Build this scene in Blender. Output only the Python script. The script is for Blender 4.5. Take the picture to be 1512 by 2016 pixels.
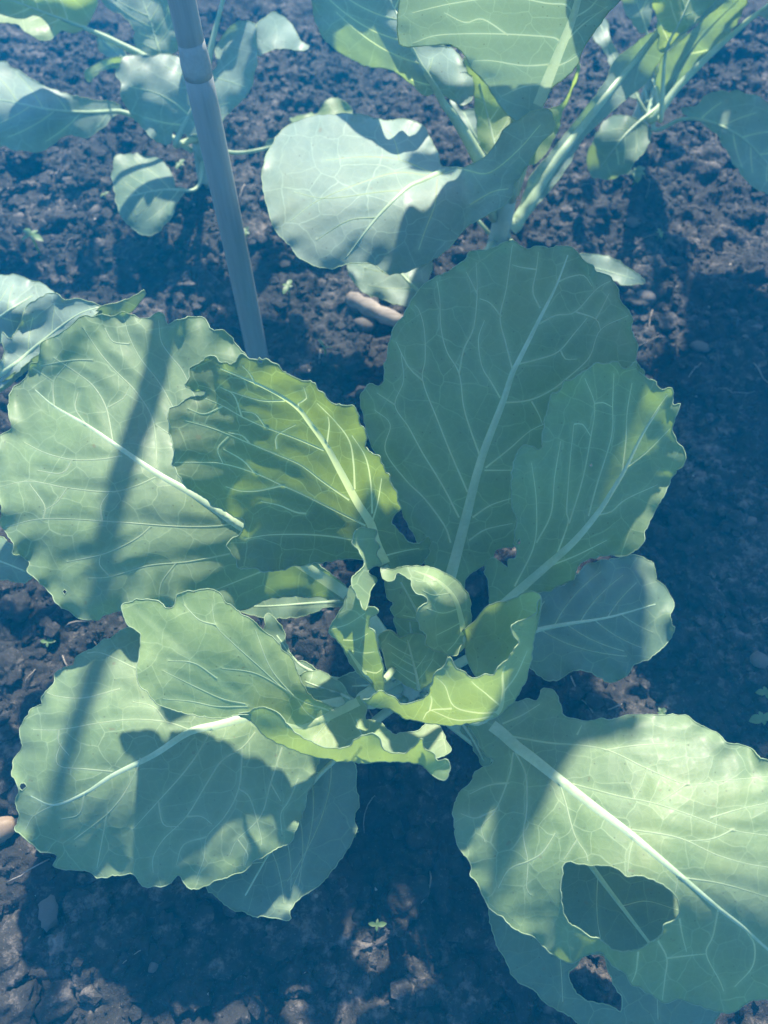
import bpy, bmesh, math, random
import numpy as np
from mathutils import Vector, Matrix
from mathutils.geometry import delaunay_2d_cdt

for o in list(bpy.data.objects):
    bpy.data.objects.remove(o)
random.seed(7)
RNG = np.random.default_rng(11)
scene = bpy.context.scene
COL = scene.collection

# ------------------------------------------------------------------ camera, sky, sun, exposure
H = 0.70                      # phone held 0.7 m above the soil
PITCH = math.radians(60)      # looking steeply down
FPX = 1514.0                  # focal length in pixels of the 1512 x 2016 photograph
cam_d = bpy.data.cameras.new('camera')
cam = bpy.data.objects.new('camera', cam_d)
COL.objects.link(cam)
cam.location = (0, 0, H)
cam.rotation_euler = (math.pi / 2 - PITCH, 0, 0)
cam_d.sensor_fit = 'VERTICAL'
cam_d.sensor_height = 36.0
cam_d.lens = 36.0 * FPX / 2016.0
cam_d.clip_start = 0.01
cam_d.clip_end = 400
cam_d.dof.use_dof = True
cam_d.dof.focus_distance = 0.56
cam_d.dof.aperture_fstop = 6.5
scene.camera = cam

SUN_EL = math.radians(47)
SUN_AZ = math.atan(0.17)      # a little right of straight ahead
SUN = Vector((math.sin(SUN_AZ) * math.cos(SUN_EL), math.cos(SUN_AZ) * math.cos(SUN_EL), math.sin(SUN_EL)))
world = bpy.data.worlds.new('World')
scene.world = world
world.use_nodes = True
wn = world.node_tree.nodes
wl = world.node_tree.links
bg = wn['Background']
sky = wn.new('ShaderNodeTexSky')
sky.sky_type = 'NISHITA'
sky.sun_disc = False
sky.sun_elevation = SUN_EL
sky.sun_rotation = SUN_AZ
sky.ozone_density = 2.5
sky.air_density = 1.0
sky.dust_density = 0.3
wl.new(sky.outputs[0], bg.inputs[0])
bg.inputs[1].default_value = 0.11
sun_d = bpy.data.lights.new('sun', 'SUN')
sun_d.energy = 5.0
sun_d.angle = math.radians(1.4)
sun_d.color = (1.0, 0.92, 0.77)
sun_o = bpy.data.objects.new('sun', sun_d)
COL.objects.link(sun_o)
sun_o.rotation_euler = (-SUN).to_track_quat('-Z', 'Y').to_euler()
sun_o.location = (0.5, 3, 4)
scene.view_settings.view_transform = 'Standard'
scene.view_settings.look = 'None'
scene.view_settings.exposure = 1.72
scene.view_settings.gamma = 1.0
scene.render.engine = 'CYCLES'
scene.cycles.max_bounces = 5
scene.cycles.transmission_bounces = 4
scene.cycles.volume_bounces = 1

# ------------------------------------------------------------------ helpers: picture geometry
CP, SP = math.cos(PITCH), math.sin(PITCH)
def unproject(P, z):
    """photo pixels (n,2) and heights (n,) -> world points (n,3)"""
    P = np.asarray(P, float); z = np.asarray(z, float)
    a = (P[:, 0] - 756) / FPX
    b = (1008 - P[:, 1]) / FPX
    dy = b * SP + CP
    dz = b * CP - SP
    t = (z - H) / dz
    return np.stack([a * t, dy * t, z], 1)

def crop(x0, y0, s):
    def f(pts):
        return [(x0 + p[0] * s, y0 + p[1] * s) + tuple(p[2:]) for p in pts]
    return f
R1 = crop(0, 0, 760 / 1512)
R2 = crop(560, 0, 952 / 1512)
R3 = crop(0, 540, 800 / 1512)
R4 = crop(680, 440, 720 / 1512)
R5 = crop(440, 980, 660 / 1512)
R6 = crop(0, 1140, 760 / 1512)
R7 = crop(860, 1300, 652 / 1512)
def PX(p): return [tuple(q) for q in p]

class TPS:
    def __init__(self, pts, lam=1e-4):
        P = np.array([p[:2] for p in pts], float) / 200.0
        z = np.array([p[2] for p in pts], float)
        n = len(P)
        D = np.linalg.norm(P[:, None] - P[None], axis=2)
        K = np.where(D > 0, D * D * np.log(D + 1e-12), 0) + lam * np.eye(n) * 20
        A = np.zeros((n + 3, n + 3))
        A[:n, :n] = K; A[:n, n] = 1; A[:n, n + 1:] = P
        A[n, :n] = 1; A[n + 1:, :n] = P.T
        self.w = np.linalg.solve(A, np.concatenate([z, [0, 0, 0]]))
        self.P = P
    def __call__(self, Q):
        Q = np.asarray(Q, float)[:, :2] / 200.0
        D = np.linalg.norm(Q[:, None] - self.P[None], axis=2)
        K = np.where(D > 0, D * D * np.log(D + 1e-12), 0)
        n = len(self.P)
        return K @ self.w[:n] + self.w[n] + Q @ self.w[n + 1:]

def wave(Q, scale, seed, n=14):
    """smooth 2-D noise, about -1..1, made of random sines; scale in the units of Q"""
    r = np.random.default_rng(seed)
    out = np.zeros(len(Q))
    for i in range(n):
        th = r.uniform(0, 2 * math.pi); k = 2 * math.pi / scale * r.uniform(0.6, 1.7)
        out += np.sin(k * (Q[:, 0] * math.cos(th) + Q[:, 1] * math.sin(th)) + r.uniform(0, 6.28))
    return out / math.sqrt(n) * 0.9

def catmull(P, closed, step):
    P = [np.array(p, float) for p in P]
    n = len(P); out = []
    rng = range(n) if closed else range(n - 1)
    for i in rng:
        if closed:
            a, b, c, d = P[i - 1], P[i], P[(i + 1) % n], P[(i + 2) % n]
        else:
            b, c = P[i], P[i + 1]
            a = P[i - 1] if i > 0 else 2 * b - c
            d = P[i + 2] if i + 2 < n else 2 * c - b
        L = np.linalg.norm((c - b)[:2])
        m = max(1, int(round(L / step)))
        for j in range(m):
            t = j / m
            out.append(0.5 * (2 * b + (c - a) * t + (2 * a - 5 * b + 4 * c - d) * t * t + (-a + 3 * b - 3 * c + d) * t ** 3))
    if not closed: out.append(P[-1])
    return np.array(out)

def inside(Q, poly):
    x, y = Q[:, 0], Q[:, 1]
    res = np.zeros(len(Q), bool)
    n = len(poly)
    for i in range(n):
        x1, y1 = poly[i]; x2, y2 = poly[(i + 1) % n]
        if y1 == y2: continue
        c = ((y1 > y) != (y2 > y)) & (x < (x2 - x1) * (y - y1) / (y2 - y1) + x1)
        res ^= c
    return res

def seg_dist(Q, poly, closed):
    A = np.asarray(poly)[:, :2]
    B = np.roll(A, -1, 0) if closed else A[1:]
    if not closed: A = A[:-1]
    best = np.full(len(Q), 1e9)
    for i in range(0, len(Q), 2000):
        q = Q[i:i + 2000, None, :]
        d = (B - A)[None]; l2 = (d ** 2).sum(2) + 1e-9
        t = np.clip(((q - A[None]) * d).sum(2) / l2, 0, 1)
        r = q - (A[None] + t[..., None] * d)
        best[i:i + 2000] = np.sqrt((r ** 2).sum(2).min(1))
    return best

# ------------------------------------------------------------------ helpers: objects
def link(name, me, parent=None, mats=()):
    o = bpy.data.objects.new(name, me)
    COL.objects.link(o)
    for m in mats:
        if me is not None and m.name not in [x.name for x in me.materials if x]: me.materials.append(m)
    if parent: o.parent = parent
    return o
def tag(o, label=None, cat=None, group=None, kind=None):
    if label: o['label'] = label
    if cat: o['category'] = cat
    if group: o['group'] = group
    if kind: o['kind'] = kind
    return o
def empty(name, loc=(0, 0, 0)):
    o = bpy.data.objects.new(name, None)
    COL.objects.link(o); o.location = loc; o.empty_display_size = 0.02
    return o
def mesh_from(name, V, F, smooth=True):
    me = bpy.data.meshes.new(name)
    me.from_pydata([tuple(v) for v in V], [], [tuple(f) for f in F])
    if smooth: me.polygons.foreach_set('use_smooth', [True] * len(me.polygons))
    me.update()
    return me
def tube(path, radii, sides=8, flat=1.0, up=None, cap=True):
    """swept tube with per-point radius; flat < 1 squashes it along up"""
    path = np.asarray(path, float); n = len(path)
    V = []; F = []
    T = np.gradient(path, axis=0)
    T /= np.linalg.norm(T, axis=1)[:, None] + 1e-12
    ref = np.array(up if up is not None else (0.3, -0.2, 0.93), float)
    for i in range(n):
        u = ref if ref.ndim == 1 else ref[i]
        s = np.cross(T[i], u); s /= np.linalg.norm(s) + 1e-12
        w = np.cross(s, T[i])
        for k in range(sides):
            a = 2 * math.pi * k / sides
            V.append(path[i] + radii[i] * (math.cos(a) * s + math.sin(a) * flat * w))
    for i in range(n - 1):
        for k in range(sides):
            k2 = (k + 1) % sides
            F.append((i * sides + k, i * sides + k2, (i + 1) * sides + k2, (i + 1) * sides + k))
    if cap:
        F.append(tuple(range(sides))[::-1])
        F.append(tuple((n - 1) * sides + k for k in range(sides)))
    return V, F

# ------------------------------------------------------------------ materials
def mat(name):
    m = bpy.data.materials.new(name); m.use_nodes = True
    nt = m.node_tree; nt.nodes.clear()
    return m, nt.nodes, nt.links
def ramp(N, L, src, stops):
    r = N.new('ShaderNodeValToRGB')
    el = r.color_ramp.elements
    el[0].position, el[0].color = stops[0][0], (*stops[0][1], 1)
    el[1].position, el[1].color = stops[-1][0], (*stops[-1][1], 1)
    for p, c in stops[1:-1]:
        e = el.new(p); e.color = (*c, 1)
    L.new(src, r.inputs[0]); return r
def mixc(N, L, fac, a, b, blend='MIX'):
    m = N.new('ShaderNodeMix'); m.data_type = 'RGBA'; m.blend_type = blend
    for s, v in ((m.inputs['Factor'], fac), (m.inputs['A'], a), (m.inputs['B'], b)):
        if isinstance(v, (int, float)): s.default_value = v
        elif isinstance(v, tuple): s.default_value = (*v, 1)
        else: L.new(v, s)
    return m.outputs['Result']
def mth(N, L, op, a, b=None, clamp=False):
    m = N.new('ShaderNodeMath'); m.operation = op; m.use_clamp = clamp
    for s, v in ((m.inputs[0], a), (m.inputs[1], b)):
        if v is None: continue
        if isinstance(v, (int, float)): s.default_value = v
        else: L.new(v, s)
    return m.outputs[0]
def noise(N, L, vec, scale, detail=4, rough=0.55):
    n = N.new('ShaderNodeTexNoise'); n.inputs['Scale'].default_value = scale
    n.inputs['Detail'].default_value = detail; n.inputs['Roughness'].default_value = rough
    L.new(vec, n.inputs['Vector']); return n

def leaf_material(name, dark, light, trans, tfac, vein_col, cell=42.0):
    m, N, L = mat(name)
    uv = N.new('ShaderNodeUVMap'); uv.uv_map = 'leaf'
    vec = uv.outputs[0]
    # net of fine veins: warped cells
    n1 = noise(N, L, vec, 14, 2)
    wp = N.new('ShaderNodeVectorMath'); wp.operation = 'SCALE'; L.new(n1.outputs['Color'], wp.inputs[0]); wp.inputs['Scale'].default_value = 0.035
    ad = N.new('ShaderNodeVectorMath'); ad.operation = 'ADD'; L.new(vec, ad.inputs[0]); L.new(wp.outputs[0], ad.inputs[1])
    def net(scale, lo, hi):
        v = N.new('ShaderNodeTexVoronoi'); v.feature = 'DISTANCE_TO_EDGE'; v.voronoi_dimensions = '2D'
        v.inputs['Scale'].default_value = scale; v.inputs['Randomness'].default_value = 0.95
        L.new(ad.outputs[0], v.inputs['Vector'])
        mr = N.new('ShaderNodeMapRange'); mr.interpolation_type = 'SMOOTHSTEP'
        L.new(v.outputs['Distance'], mr.inputs['Value'])
        mr.inputs['From Min'].default_value = lo; mr.inputs['From Max'].default_value = hi
        mr.inputs['To Min'].default_value = 1; mr.inputs['To Max'].default_value = 0
        return mr.outputs[0], v.outputs['Distance']
    net1, d1 = net(cell * 0.40, 0.0, 0.030)
    net2, d2 = net(cell * 1.15, 0.0, 0.10)
    nm = noise(N, L, vec, 5, 3)
    mask = mth(N, L, 'MULTIPLY', net1, mth(N, L, 'MULTIPLY', mth(N, L, 'SUBTRACT', nm.outputs[0], 0.28, True), 3.2, True), True)
    fine = mth(N, L, 'MULTIPLY', net2, 0.09)
    va = N.new('ShaderNodeAttribute'); va.attribute_name = 'vein'
    vv = mth(N, L, 'MULTIPLY', va.outputs['Fac'], 0.26)
    lines = mth(N, L, 'ADD', mth(N, L, 'ADD', mth(N, L, 'MULTIPLY', mask, 0.45), fine), vv, True)
    # blade colour
    nb = noise(N, L, vec, 9, 5, 0.6)
    base = ramp(N, L, nb.outputs[0], [(0.3, dark), (0.7, light)]).outputs[0]
    ns = noise(N, L, vec, 90, 3, 0.7)
    base = mixc(N, L, mth(N, L, 'MULTIPLY', ramp(N, L, ns.outputs[0], [(0.5, (0, 0, 0)), (0.75, (1, 1, 1))]).outputs[0], 0.25), base, tuple(min(1, c * 1.5) for c in light))
    # small brown blemishes
    nz = noise(N, L, vec, 38, 2, 0.4)
    spot = ramp(N, L, nz.outputs[0], [(0.735, (0, 0, 0)), (0.76, (1, 1, 1))]).outputs[0]
    bl = noise(N, L, vec, 3.2, 4, 0.6)
    base = mixc(N, L, mth(N, L, 'MULTIPLY', ramp(N, L, bl.outputs[0], [(0.42, (0, 0, 0)), (0.68, (1, 1, 1))]).outputs[0], 0.30), base, tuple(0.5 * c + 0.14 for c in light))
    yl = noise(N, L, vec, 2.1, 3, 0.6)
    base = mixc(N, L, mth(N, L, 'MULTIPLY', ramp(N, L, yl.outputs[0], [(0.56, (0, 0, 0)), (0.72, (1, 1, 1))]).outputs[0], 0.35), base, (light[0] * 1.35, light[1] * 1.05, light[2] * 0.65))
    base = mixc(N, L, lines, base, vein_col)
    vs = N.new('ShaderNodeTexVoronoi'); vs.voronoi_dimensions = '2D'; vs.inputs['Scale'].default_value = 55; L.new(vec, vs.inputs['Vector'])
    sel = ramp(N, L, vs.outputs['Color'], [(0.80, (0, 0, 0)), (0.82, (1, 1, 1))]).outputs[0]
    dot = mth(N, L, 'LESS_THAN', vs.outputs['Distance'], 0.085)
    base = mixc(N, L, mth(N, L, 'MULTIPLY', mth(N, L, 'MULTIPLY', sel, dot), 0.6), base, (0.05, 0.04, 0.03))
    base = mixc(N, L, mth(N, L, 'MULTIPLY', spot, 0.6), base, (0.16, 0.13, 0.07))
    tcol = mixc(N, L, lines, trans, tuple(min(1, c * 1.6 + 0.06) for c in trans))
    ntc = noise(N, L, vec, 7, 3)
    tcol = mixc(N, L, mth(N, L, 'MULTIPLY', ntc.outputs[0], 0.7), tcol, tuple(c * 0.45 for c in trans))
    p = N.new('ShaderNodeBsdfPrincipled')
    L.new(base, p.inputs['Base Color'])
    rg = ramp(N, L, ns.outputs[0], [(0.3, (0.42,) * 3), (0.7, (0.6,) * 3)])
    L.new(rg.outputs[0], p.inputs['Roughness'])
    p.inputs['Specular IOR Level'].default_value = 0.30
    p.inputs['Sheen Weight'].default_value = 0.12
    p.inputs['Sheen Roughness'].default_value = 0.5
    p.inputs['Sheen Tint'].default_value = (0.8, 0.95, 1, 1)
    h = mth(N, L, 'ADD', mth(N, L, 'MULTIPLY', mth(N, L, 'MINIMUM', d1, 0.22), 2.2), mth(N, L, 'MULTIPLY', mth(N, L, 'MINIMUM', d2, 0.25), 0.5))
    h = mth(N, L, 'ADD', h, mth(N, L, 'MULTIPLY', ns.outputs[0], 0.12))
    bp = N.new('ShaderNodeBump'); bp.inputs['Strength'].default_value = 0.16; bp.inputs['Distance'].default_value = 0.0022
    L.new(h, bp.inputs['Height']); L.new(bp.outputs[0], p.inputs['Normal'])
    tr = N.new('ShaderNodeBsdfTranslucent'); L.new(tcol, tr.inputs[0]); L.new(bp.outputs[0], tr.inputs['Normal'])
    mx = N.new('ShaderNodeMixShader'); mx.inputs[0].default_value = tfac
    L.new(p.outputs[0], mx.inputs[1]); L.new(tr.outputs[0], mx.inputs[2])
    out = N.new('ShaderNodeOutputMaterial'); L.new(mx.outputs[0], out.inputs[0])
    return m

def simple_material(name, c1, c2, scale, rough=0.6, bump=0.2, bdist=0.001, tfac=0.0, tcol=(0.4, 0.5, 0.1), stretch=(1, 1, 1), spec=0.4):
    m, N, L = mat(name)
    tc = N.new('ShaderNodeTexCoord')
    mp = N.new('ShaderNodeMapping'); mp.inputs['Scale'].default_value = stretch
    L.new(tc.outputs['Object'], mp.inputs[0])
    n = noise(N, L, mp.outputs[0], scale, 6, 0.65)
    n2 = noise(N, L, mp.outputs[0], scale * 7, 4, 0.6)
    f = mth(N, L, 'ADD', mth(N, L, 'MULTIPLY', n.outputs[0], 0.7), mth(N, L, 'MULTIPLY', n2.outputs[0], 0.3))
    col = ramp(N, L, f, [(0.36, c1), (0.64, c2)])
    p = N.new('ShaderNodeBsdfPrincipled'); L.new(col.outputs[0], p.inputs['Base Color'])
    p.inputs['Roughness'].default_value = rough; p.inputs['Specular IOR Level'].default_value = spec
    bp = N.new('ShaderNodeBump'); bp.inputs['Strength'].default_value = bump; bp.inputs['Distance'].default_value = bdist
    L.new(f, bp.inputs['Height']); L.new(bp.outputs[0], p.inputs['Normal'])
    out = N.new('ShaderNodeOutputMaterial')
    if tfac > 0:
        tr = N.new('ShaderNodeBsdfTranslucent'); tr.inputs[0].default_value = (*tcol, 1)
        mx = N.new('ShaderNodeMixShader'); mx.inputs[0].default_value = tfac
        L.new(p.outputs[0], mx.inputs[1]); L.new(tr.outputs[0], mx.inputs[2]); L.new(mx.outputs[0], out.inputs[0])
    else:
        L.new(p.outputs[0], out.inputs[0])
    return m

M_LEAF = leaf_material('cabbage leaf', (0.118, 0.185, 0.085), (0.185, 0.27, 0.122), (0.34, 0.50, 0.07), 0.36, (0.36, 0.46, 0.26))
M_INNER = leaf_material('young cabbage leaf', (0.155, 0.235, 0.10), (0.23, 0.32, 0.132), (0.42, 0.58, 0.10), 0.42, (0.42, 0.52, 0.28))
M_BACK = leaf_material('upright cabbage leaf', (0.08, 0.13, 0.06), (0.125, 0.19, 0.085), (0.27, 0.38, 0.045), 0.46, (0.40, 0.50, 0.25))
M_OVER = leaf_material('overhanging leaf', (0.17, 0.25, 0.17), (0.24, 0.33, 0.22), (0.28, 0.43, 0.21), 0.21, (0.36, 0.46, 0.30))
M_OLD = leaf_material('old cabbage leaf', (0.085, 0.145, 0.09), (0.13, 0.20, 0.115), (0.30, 0.42, 0.06), 0.28, (0.27, 0.34, 0.19))
M_GLAUC = leaf_material('waxy brassica leaf', (0.13, 0.19, 0.14), (0.19, 0.26, 0.19), (0.30, 0.45, 0.10), 0.28, (0.36, 0.46, 0.32))
M_RIM = simple_material('leaf margin', (0.16, 0.23, 0.12), (0.32, 0.41, 0.25), 60, 0.5, 0.1, tfac=0.35, tcol=(0.5, 0.6, 0.2))
M_RIB = simple_material('midrib', (0.28, 0.38, 0.215), (0.42, 0.515, 0.32), 60, 0.45, 0.15, tfac=0.22, tcol=(0.5, 0.6, 0.18))
M_VEIN = simple_material('vein', (0.29, 0.385, 0.21), (0.42, 0.51, 0.30), 90, 0.5, 0.1, tfac=0.5, tcol=(0.62, 0.74, 0.30))
M_RIBT = simple_material('translucent midrib', (0.32, 0.42, 0.22), (0.44, 0.53, 0.30), 60, 0.45, 0.15, tfac=0.5, tcol=(0.62, 0.74, 0.30))
M_RIBD = simple_material('dense midrib', (0.32, 0.42, 0.26), (0.44, 0.53, 0.35), 60, 0.45, 0.15, tfac=0.26, tcol=(0.42, 0.54, 0.30))
M_STEM = simple_material('stem', (0.26, 0.33, 0.22), (0.40, 0.45, 0.33), 40, 0.6, 0.3)
M_CANE = simple_material('cane', (0.19, 0.19, 0.165), (0.28, 0.28, 0.245), 45, 0.5, 0.2, stretch=(1, 1, 0.06))
M_NODE = simple_material('cane node', (0.19, 0.19, 0.165), (0.28, 0.28, 0.245), 45, 0.55, 0.25)
M_STICK = simple_material('dead stick', (0.11, 0.09, 0.07), (0.30, 0.255, 0.21), 70, 0.9, 0.9, stretch=(0.2, 1, 1))
M_BARK = simple_material('stick cut end', (0.10, 0.07, 0.05), (0.2, 0.15, 0.1), 90, 0.9, 0.4)
M_STONE = simple_material('stone', (0.06, 0.05, 0.042), (0.15, 0.125, 0.105), 60, 0.85, 0.6, 0.002)
M_PALE = simple_material('pale stone', (0.18, 0.15, 0.13), (0.32, 0.28, 0.24), 50, 0.7, 0.4, 0.002)
M_BROWN = simple_material('brown pebble', (0.13, 0.09, 0.055), (0.24, 0.17, 0.11), 40, 0.6, 0.2)
M_WEED = simple_material('seedling leaf', (0.07, 0.13, 0.045), (0.12, 0.20, 0.07), 80, 0.5, 0.1, tfac=0.3, tcol=(0.4, 0.6, 0.08))
M_BUG = simple_material('grit', (0.03, 0.025, 0.02), (0.09, 0.07, 0.05), 200, 0.8, 0.3)

def soil_material():
    m, N, L = mat('soil')
    tc = N.new('ShaderNodeNewGeometry'); v = tc.outputs['Position']
    n1 = noise(N, L, v, 9, 3, 0.6); n2 = noise(N, L, v, 70, 4, 0.7); n3 = noise(N, L, v, 420, 3, 0.7)
    f = mth(N, L, 'ADD', mth(N, L, 'MULTIPLY', n1.outputs[0], 0.4), mth(N, L, 'MULTIPLY', n2.outputs[0], 0.6))
    c = ramp(N, L, f, [(0.40, (0.007, 0.0065, 0.006)), (0.54, (0.022, 0.020, 0.018)), (0.665, (0.14, 0.12, 0.105))]).outputs[0]
    g = ramp(N, L, n3.outputs[0], [(0.62, (0, 0, 0)), (0.72, (1, 1, 1))]).outputs[0]
    c = mixc(N, L, mth(N, L, 'MULTIPLY', g, 0.4), c, (0.20, 0.175, 0.15))
    # shells, grit and mineral flecks
    vo = N.new('ShaderNodeTexVoronoi'); vo.inputs['Scale'].default_value = 160; L.new(v, vo.inputs['Vector'])
    fl = ramp(N, L, vo.outputs['Color'], [(0.93, (0, 0, 0)), (0.95, (1, 1, 1))]).outputs[0]
    near = mth(N, L, 'LESS_THAN', vo.outputs['Distance'], 0.28)
    c = mixc(N, L, mth(N, L, 'MULTIPLY', mth(N, L, 'MULTIPLY', fl, near), 0.7), c, (0.42, 0.37, 0.32))
    p = N.new('ShaderNodeBsdfPrincipled'); L.new(c, p.inputs['Base Color'])
    p.inputs['Roughness'].default_value = 0.85; p.inputs['Specular IOR Level'].default_value = 0.3
    b1 = N.new('ShaderNodeBump'); b1.inputs['Strength'].default_value = 0.8; b1.inputs['Distance'].default_value = 0.004
    L.new(n2.outputs[0], b1.inputs['Height'])
    b2 = N.new('ShaderNodeBump'); b2.inputs['Strength'].default_value = 0.7; b2.inputs['Distance'].default_value = 0.0012
    L.new(n3.outputs[0], b2.inputs['Height']); L.new(b1.outputs[0], b2.inputs['Normal'])
    L.new(b2.outputs[0], p.inputs['Normal'])
    out = N.new('ShaderNodeOutputMaterial'); L.new(p.outputs[0], out.inputs[0])
    return m
M_SOIL = soil_material()

# ------------------------------------------------------------------ ground: crumbly soil sheet
def worley(X, Y, cell, seed, lo=0.35, hi=0.62):
    """height of rounded crumbs on a jittered grid (0..1)"""
    r = np.random.default_rng(seed)
    n = 97
    jx, jy, jr, jh = r.random((4, n, n))
    gx, gy = X / cell, Y / cell
    ix, iy = np.floor(gx).astype(int), np.floor(gy).astype(int)
    out = np.zeros_like(X)
    for ox in (-1, 0, 1):
        for oy in (-1, 0, 1):
            cx, cy = ix + ox, iy + oy
            a, b = cx % n, cy % n
            dx = gx - (cx + jx[a, b]); dy = gy - (cy + jy[a, b])
            an = jr[a, b] * 6.28; ca, sa = np.cos(an), np.sin(an)
            u, w = dx * ca + dy * sa, (dy * ca - dx * sa) * (1 + 0.7 * jh[b, a])
            rad = lo + (hi - lo) * jr[b, a]
            d2 = (np.abs(u) ** 2.4 + np.abs(w) ** 2.4) / rad ** 2.4
            out = np.maximum(out, np.clip(1 - d2, 0, 1) ** 0.6 * (0.25 + 0.75 * jh[a, b]) * rad / hi)
    return out
def soil_height(X, Y):
    Q = np.stack([X.ravel(), Y.ravel()], 1)
    w = 0.010 * wave(Q, 0.45, 3) + 0.005 * wave(Q, 0.13, 4)
    h = w.reshape(X.shape)
    wx = X + 0.006 * wave(Q, 0.05, 8).reshape(X.shape); wy = Y + 0.006 * wave(Q, 0.05, 9).reshape(X.shape)
    patch = np.clip(0.55 + 0.5 * wave(Q, 0.3, 14).reshape(X.shape), 0.1, 1)
    fine = np.clip(0.55 + 0.6 * wave(Q, 0.11, 15).reshape(X.shape), 0.12, 1)
    h = h + 0.020 * patch * worley(wx, wy, 0.075, 20) + 0.013 * worley(wx, wy, 0.034, 21) + 0.0080 * worley(wx, wy, 0.019, 22) * fine + 0.0060 * worley(wx + 0.002, wy, 0.0095, 23) * (1.1 - 0.6 * fine)
    h = h + 0.0012 * wave(np.stack([wx.ravel(), wy.ravel()], 1), 0.009, 31).reshape(X.shape)
    far = np.clip(1 - (np.maximum(np.maximum(np.abs(X) - 0.80, Y - 1.42), -0.12 - Y)) / 0.35, 0, 1)
    return np.where(far > 0, (h - 0.024) * far, 0.0)
def axis(lo, hi, step, far, grow=1.25):
    a = list(np.arange(lo, hi, step)); s = step
    x = a[-1]
    while x < far: s *= grow; x += s; a.append(x)
    s = step; x = a[0]
    while x > -far: s *= grow; x -= s; a.insert(0, x)
    return np.array(a)
xs = axis(-0.80, 0.80, 0.0026, 60); ys = axis(-0.12, 1.42, 0.0026, 60)
GX, GY = np.meshgrid(xs, ys)
GZ = soil_height(GX, GY)
nx, ny = len(xs), len(ys)
V = np.stack([GX.ravel(), GY.ravel(), GZ.ravel()], 1)
I = np.arange(nx * ny).reshape(ny, nx)
Fq = np.stack([I[:-1, :-1].ravel(), I[:-1, 1:].ravel(), I[1:, 1:].ravel(), I[1:, :-1].ravel()], 1)
gm = bpy.data.meshes.new('soil')
gm.vertices.add(len(V)); gm.vertices.foreach_set('co', V.ravel())
gm.loops.add(len(Fq) * 4); gm.loops.foreach_set('vertex_index', Fq.ravel().astype(np.int32))
gm.polygons.add(len(Fq)); gm.polygons.foreach_set('loop_start', np.arange(0, len(Fq) * 4, 4, dtype=np.int32))
gm.polygons.foreach_set('use_smooth', np.ones(len(Fq), bool))
gm.update(calc_edges=True)
tag(link('soil', gm, None, [M_SOIL]), kind='structure')
def zsoil(x, y): return float(soil_height(np.array([[x]]), np.array([[y]]))[0, 0])
def ground_at(px, py):
    z = 0.0
    for _ in range(6):
        p = unproject([(px, py)], [z])[0]; z = zsoil(p[0], p[1])
    return Vector((p[0], p[1], z))

# ------------------------------------------------------------------ leaf builder
def auto_veins(poly, mid, n=5, frac=0.8):
    mid = catmull([m[:2] for m in mid], False, 4)
    L = np.concatenate([[0], np.cumsum(np.linalg.norm(np.diff(mid, axis=0), axis=1))])
    out = []
    inn = inside(mid, poly)
    if inn.sum() < 5: return out
    s0, s1 = L[inn][0], L[inn][-1]
    for i in range(n):
        for side in (-1, 1):
            s = s0 + (s1 - s0) * (0.06 + 0.78 * (i + 0.25 * side + 0.25) / n)
            k = min(len(mid) - 2, int(np.searchsorted(L, s)))
            p = mid[k]; t = mid[k + 1] - mid[max(0, k - 1)]; t /= np.linalg.norm(t) + 1e-9
            nrm = np.array([-t[1], t[0]]) * side
            a = math.radians(random.uniform(48, 60)); d = math.cos(a) * t + math.sin(a) * nrm
            pts = [p.copy()]
            for j in range(60):
                d = d + t * 0.035; d /= np.linalg.norm(d)
                q = pts[-1] + d * 6
                if not inside(q[None], poly)[0]: break
                pts.append(q)
            m = int(len(pts) * frac)
            if m > 4: out.append([tuple(x) for x in pts[:m:3]])
    return out

def strip(path, w0, w1):
    """tapered outline of a vein drawn round its centre line (photo pixels)"""
    n = len(path)
    T = np.gradient(path, axis=0); T /= np.linalg.norm(T, axis=1)[:, None] + 1e-9
    Nn = np.stack([T[:, 1], -T[:, 0]], 1)
    w = w1 + (w0 - w1) * (1 - np.linspace(0, 1, n)) ** 0.9
    return np.concatenate([path + Nn * w[:, None], (path - Nn * w[:, None])[::-1]]), w

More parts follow.
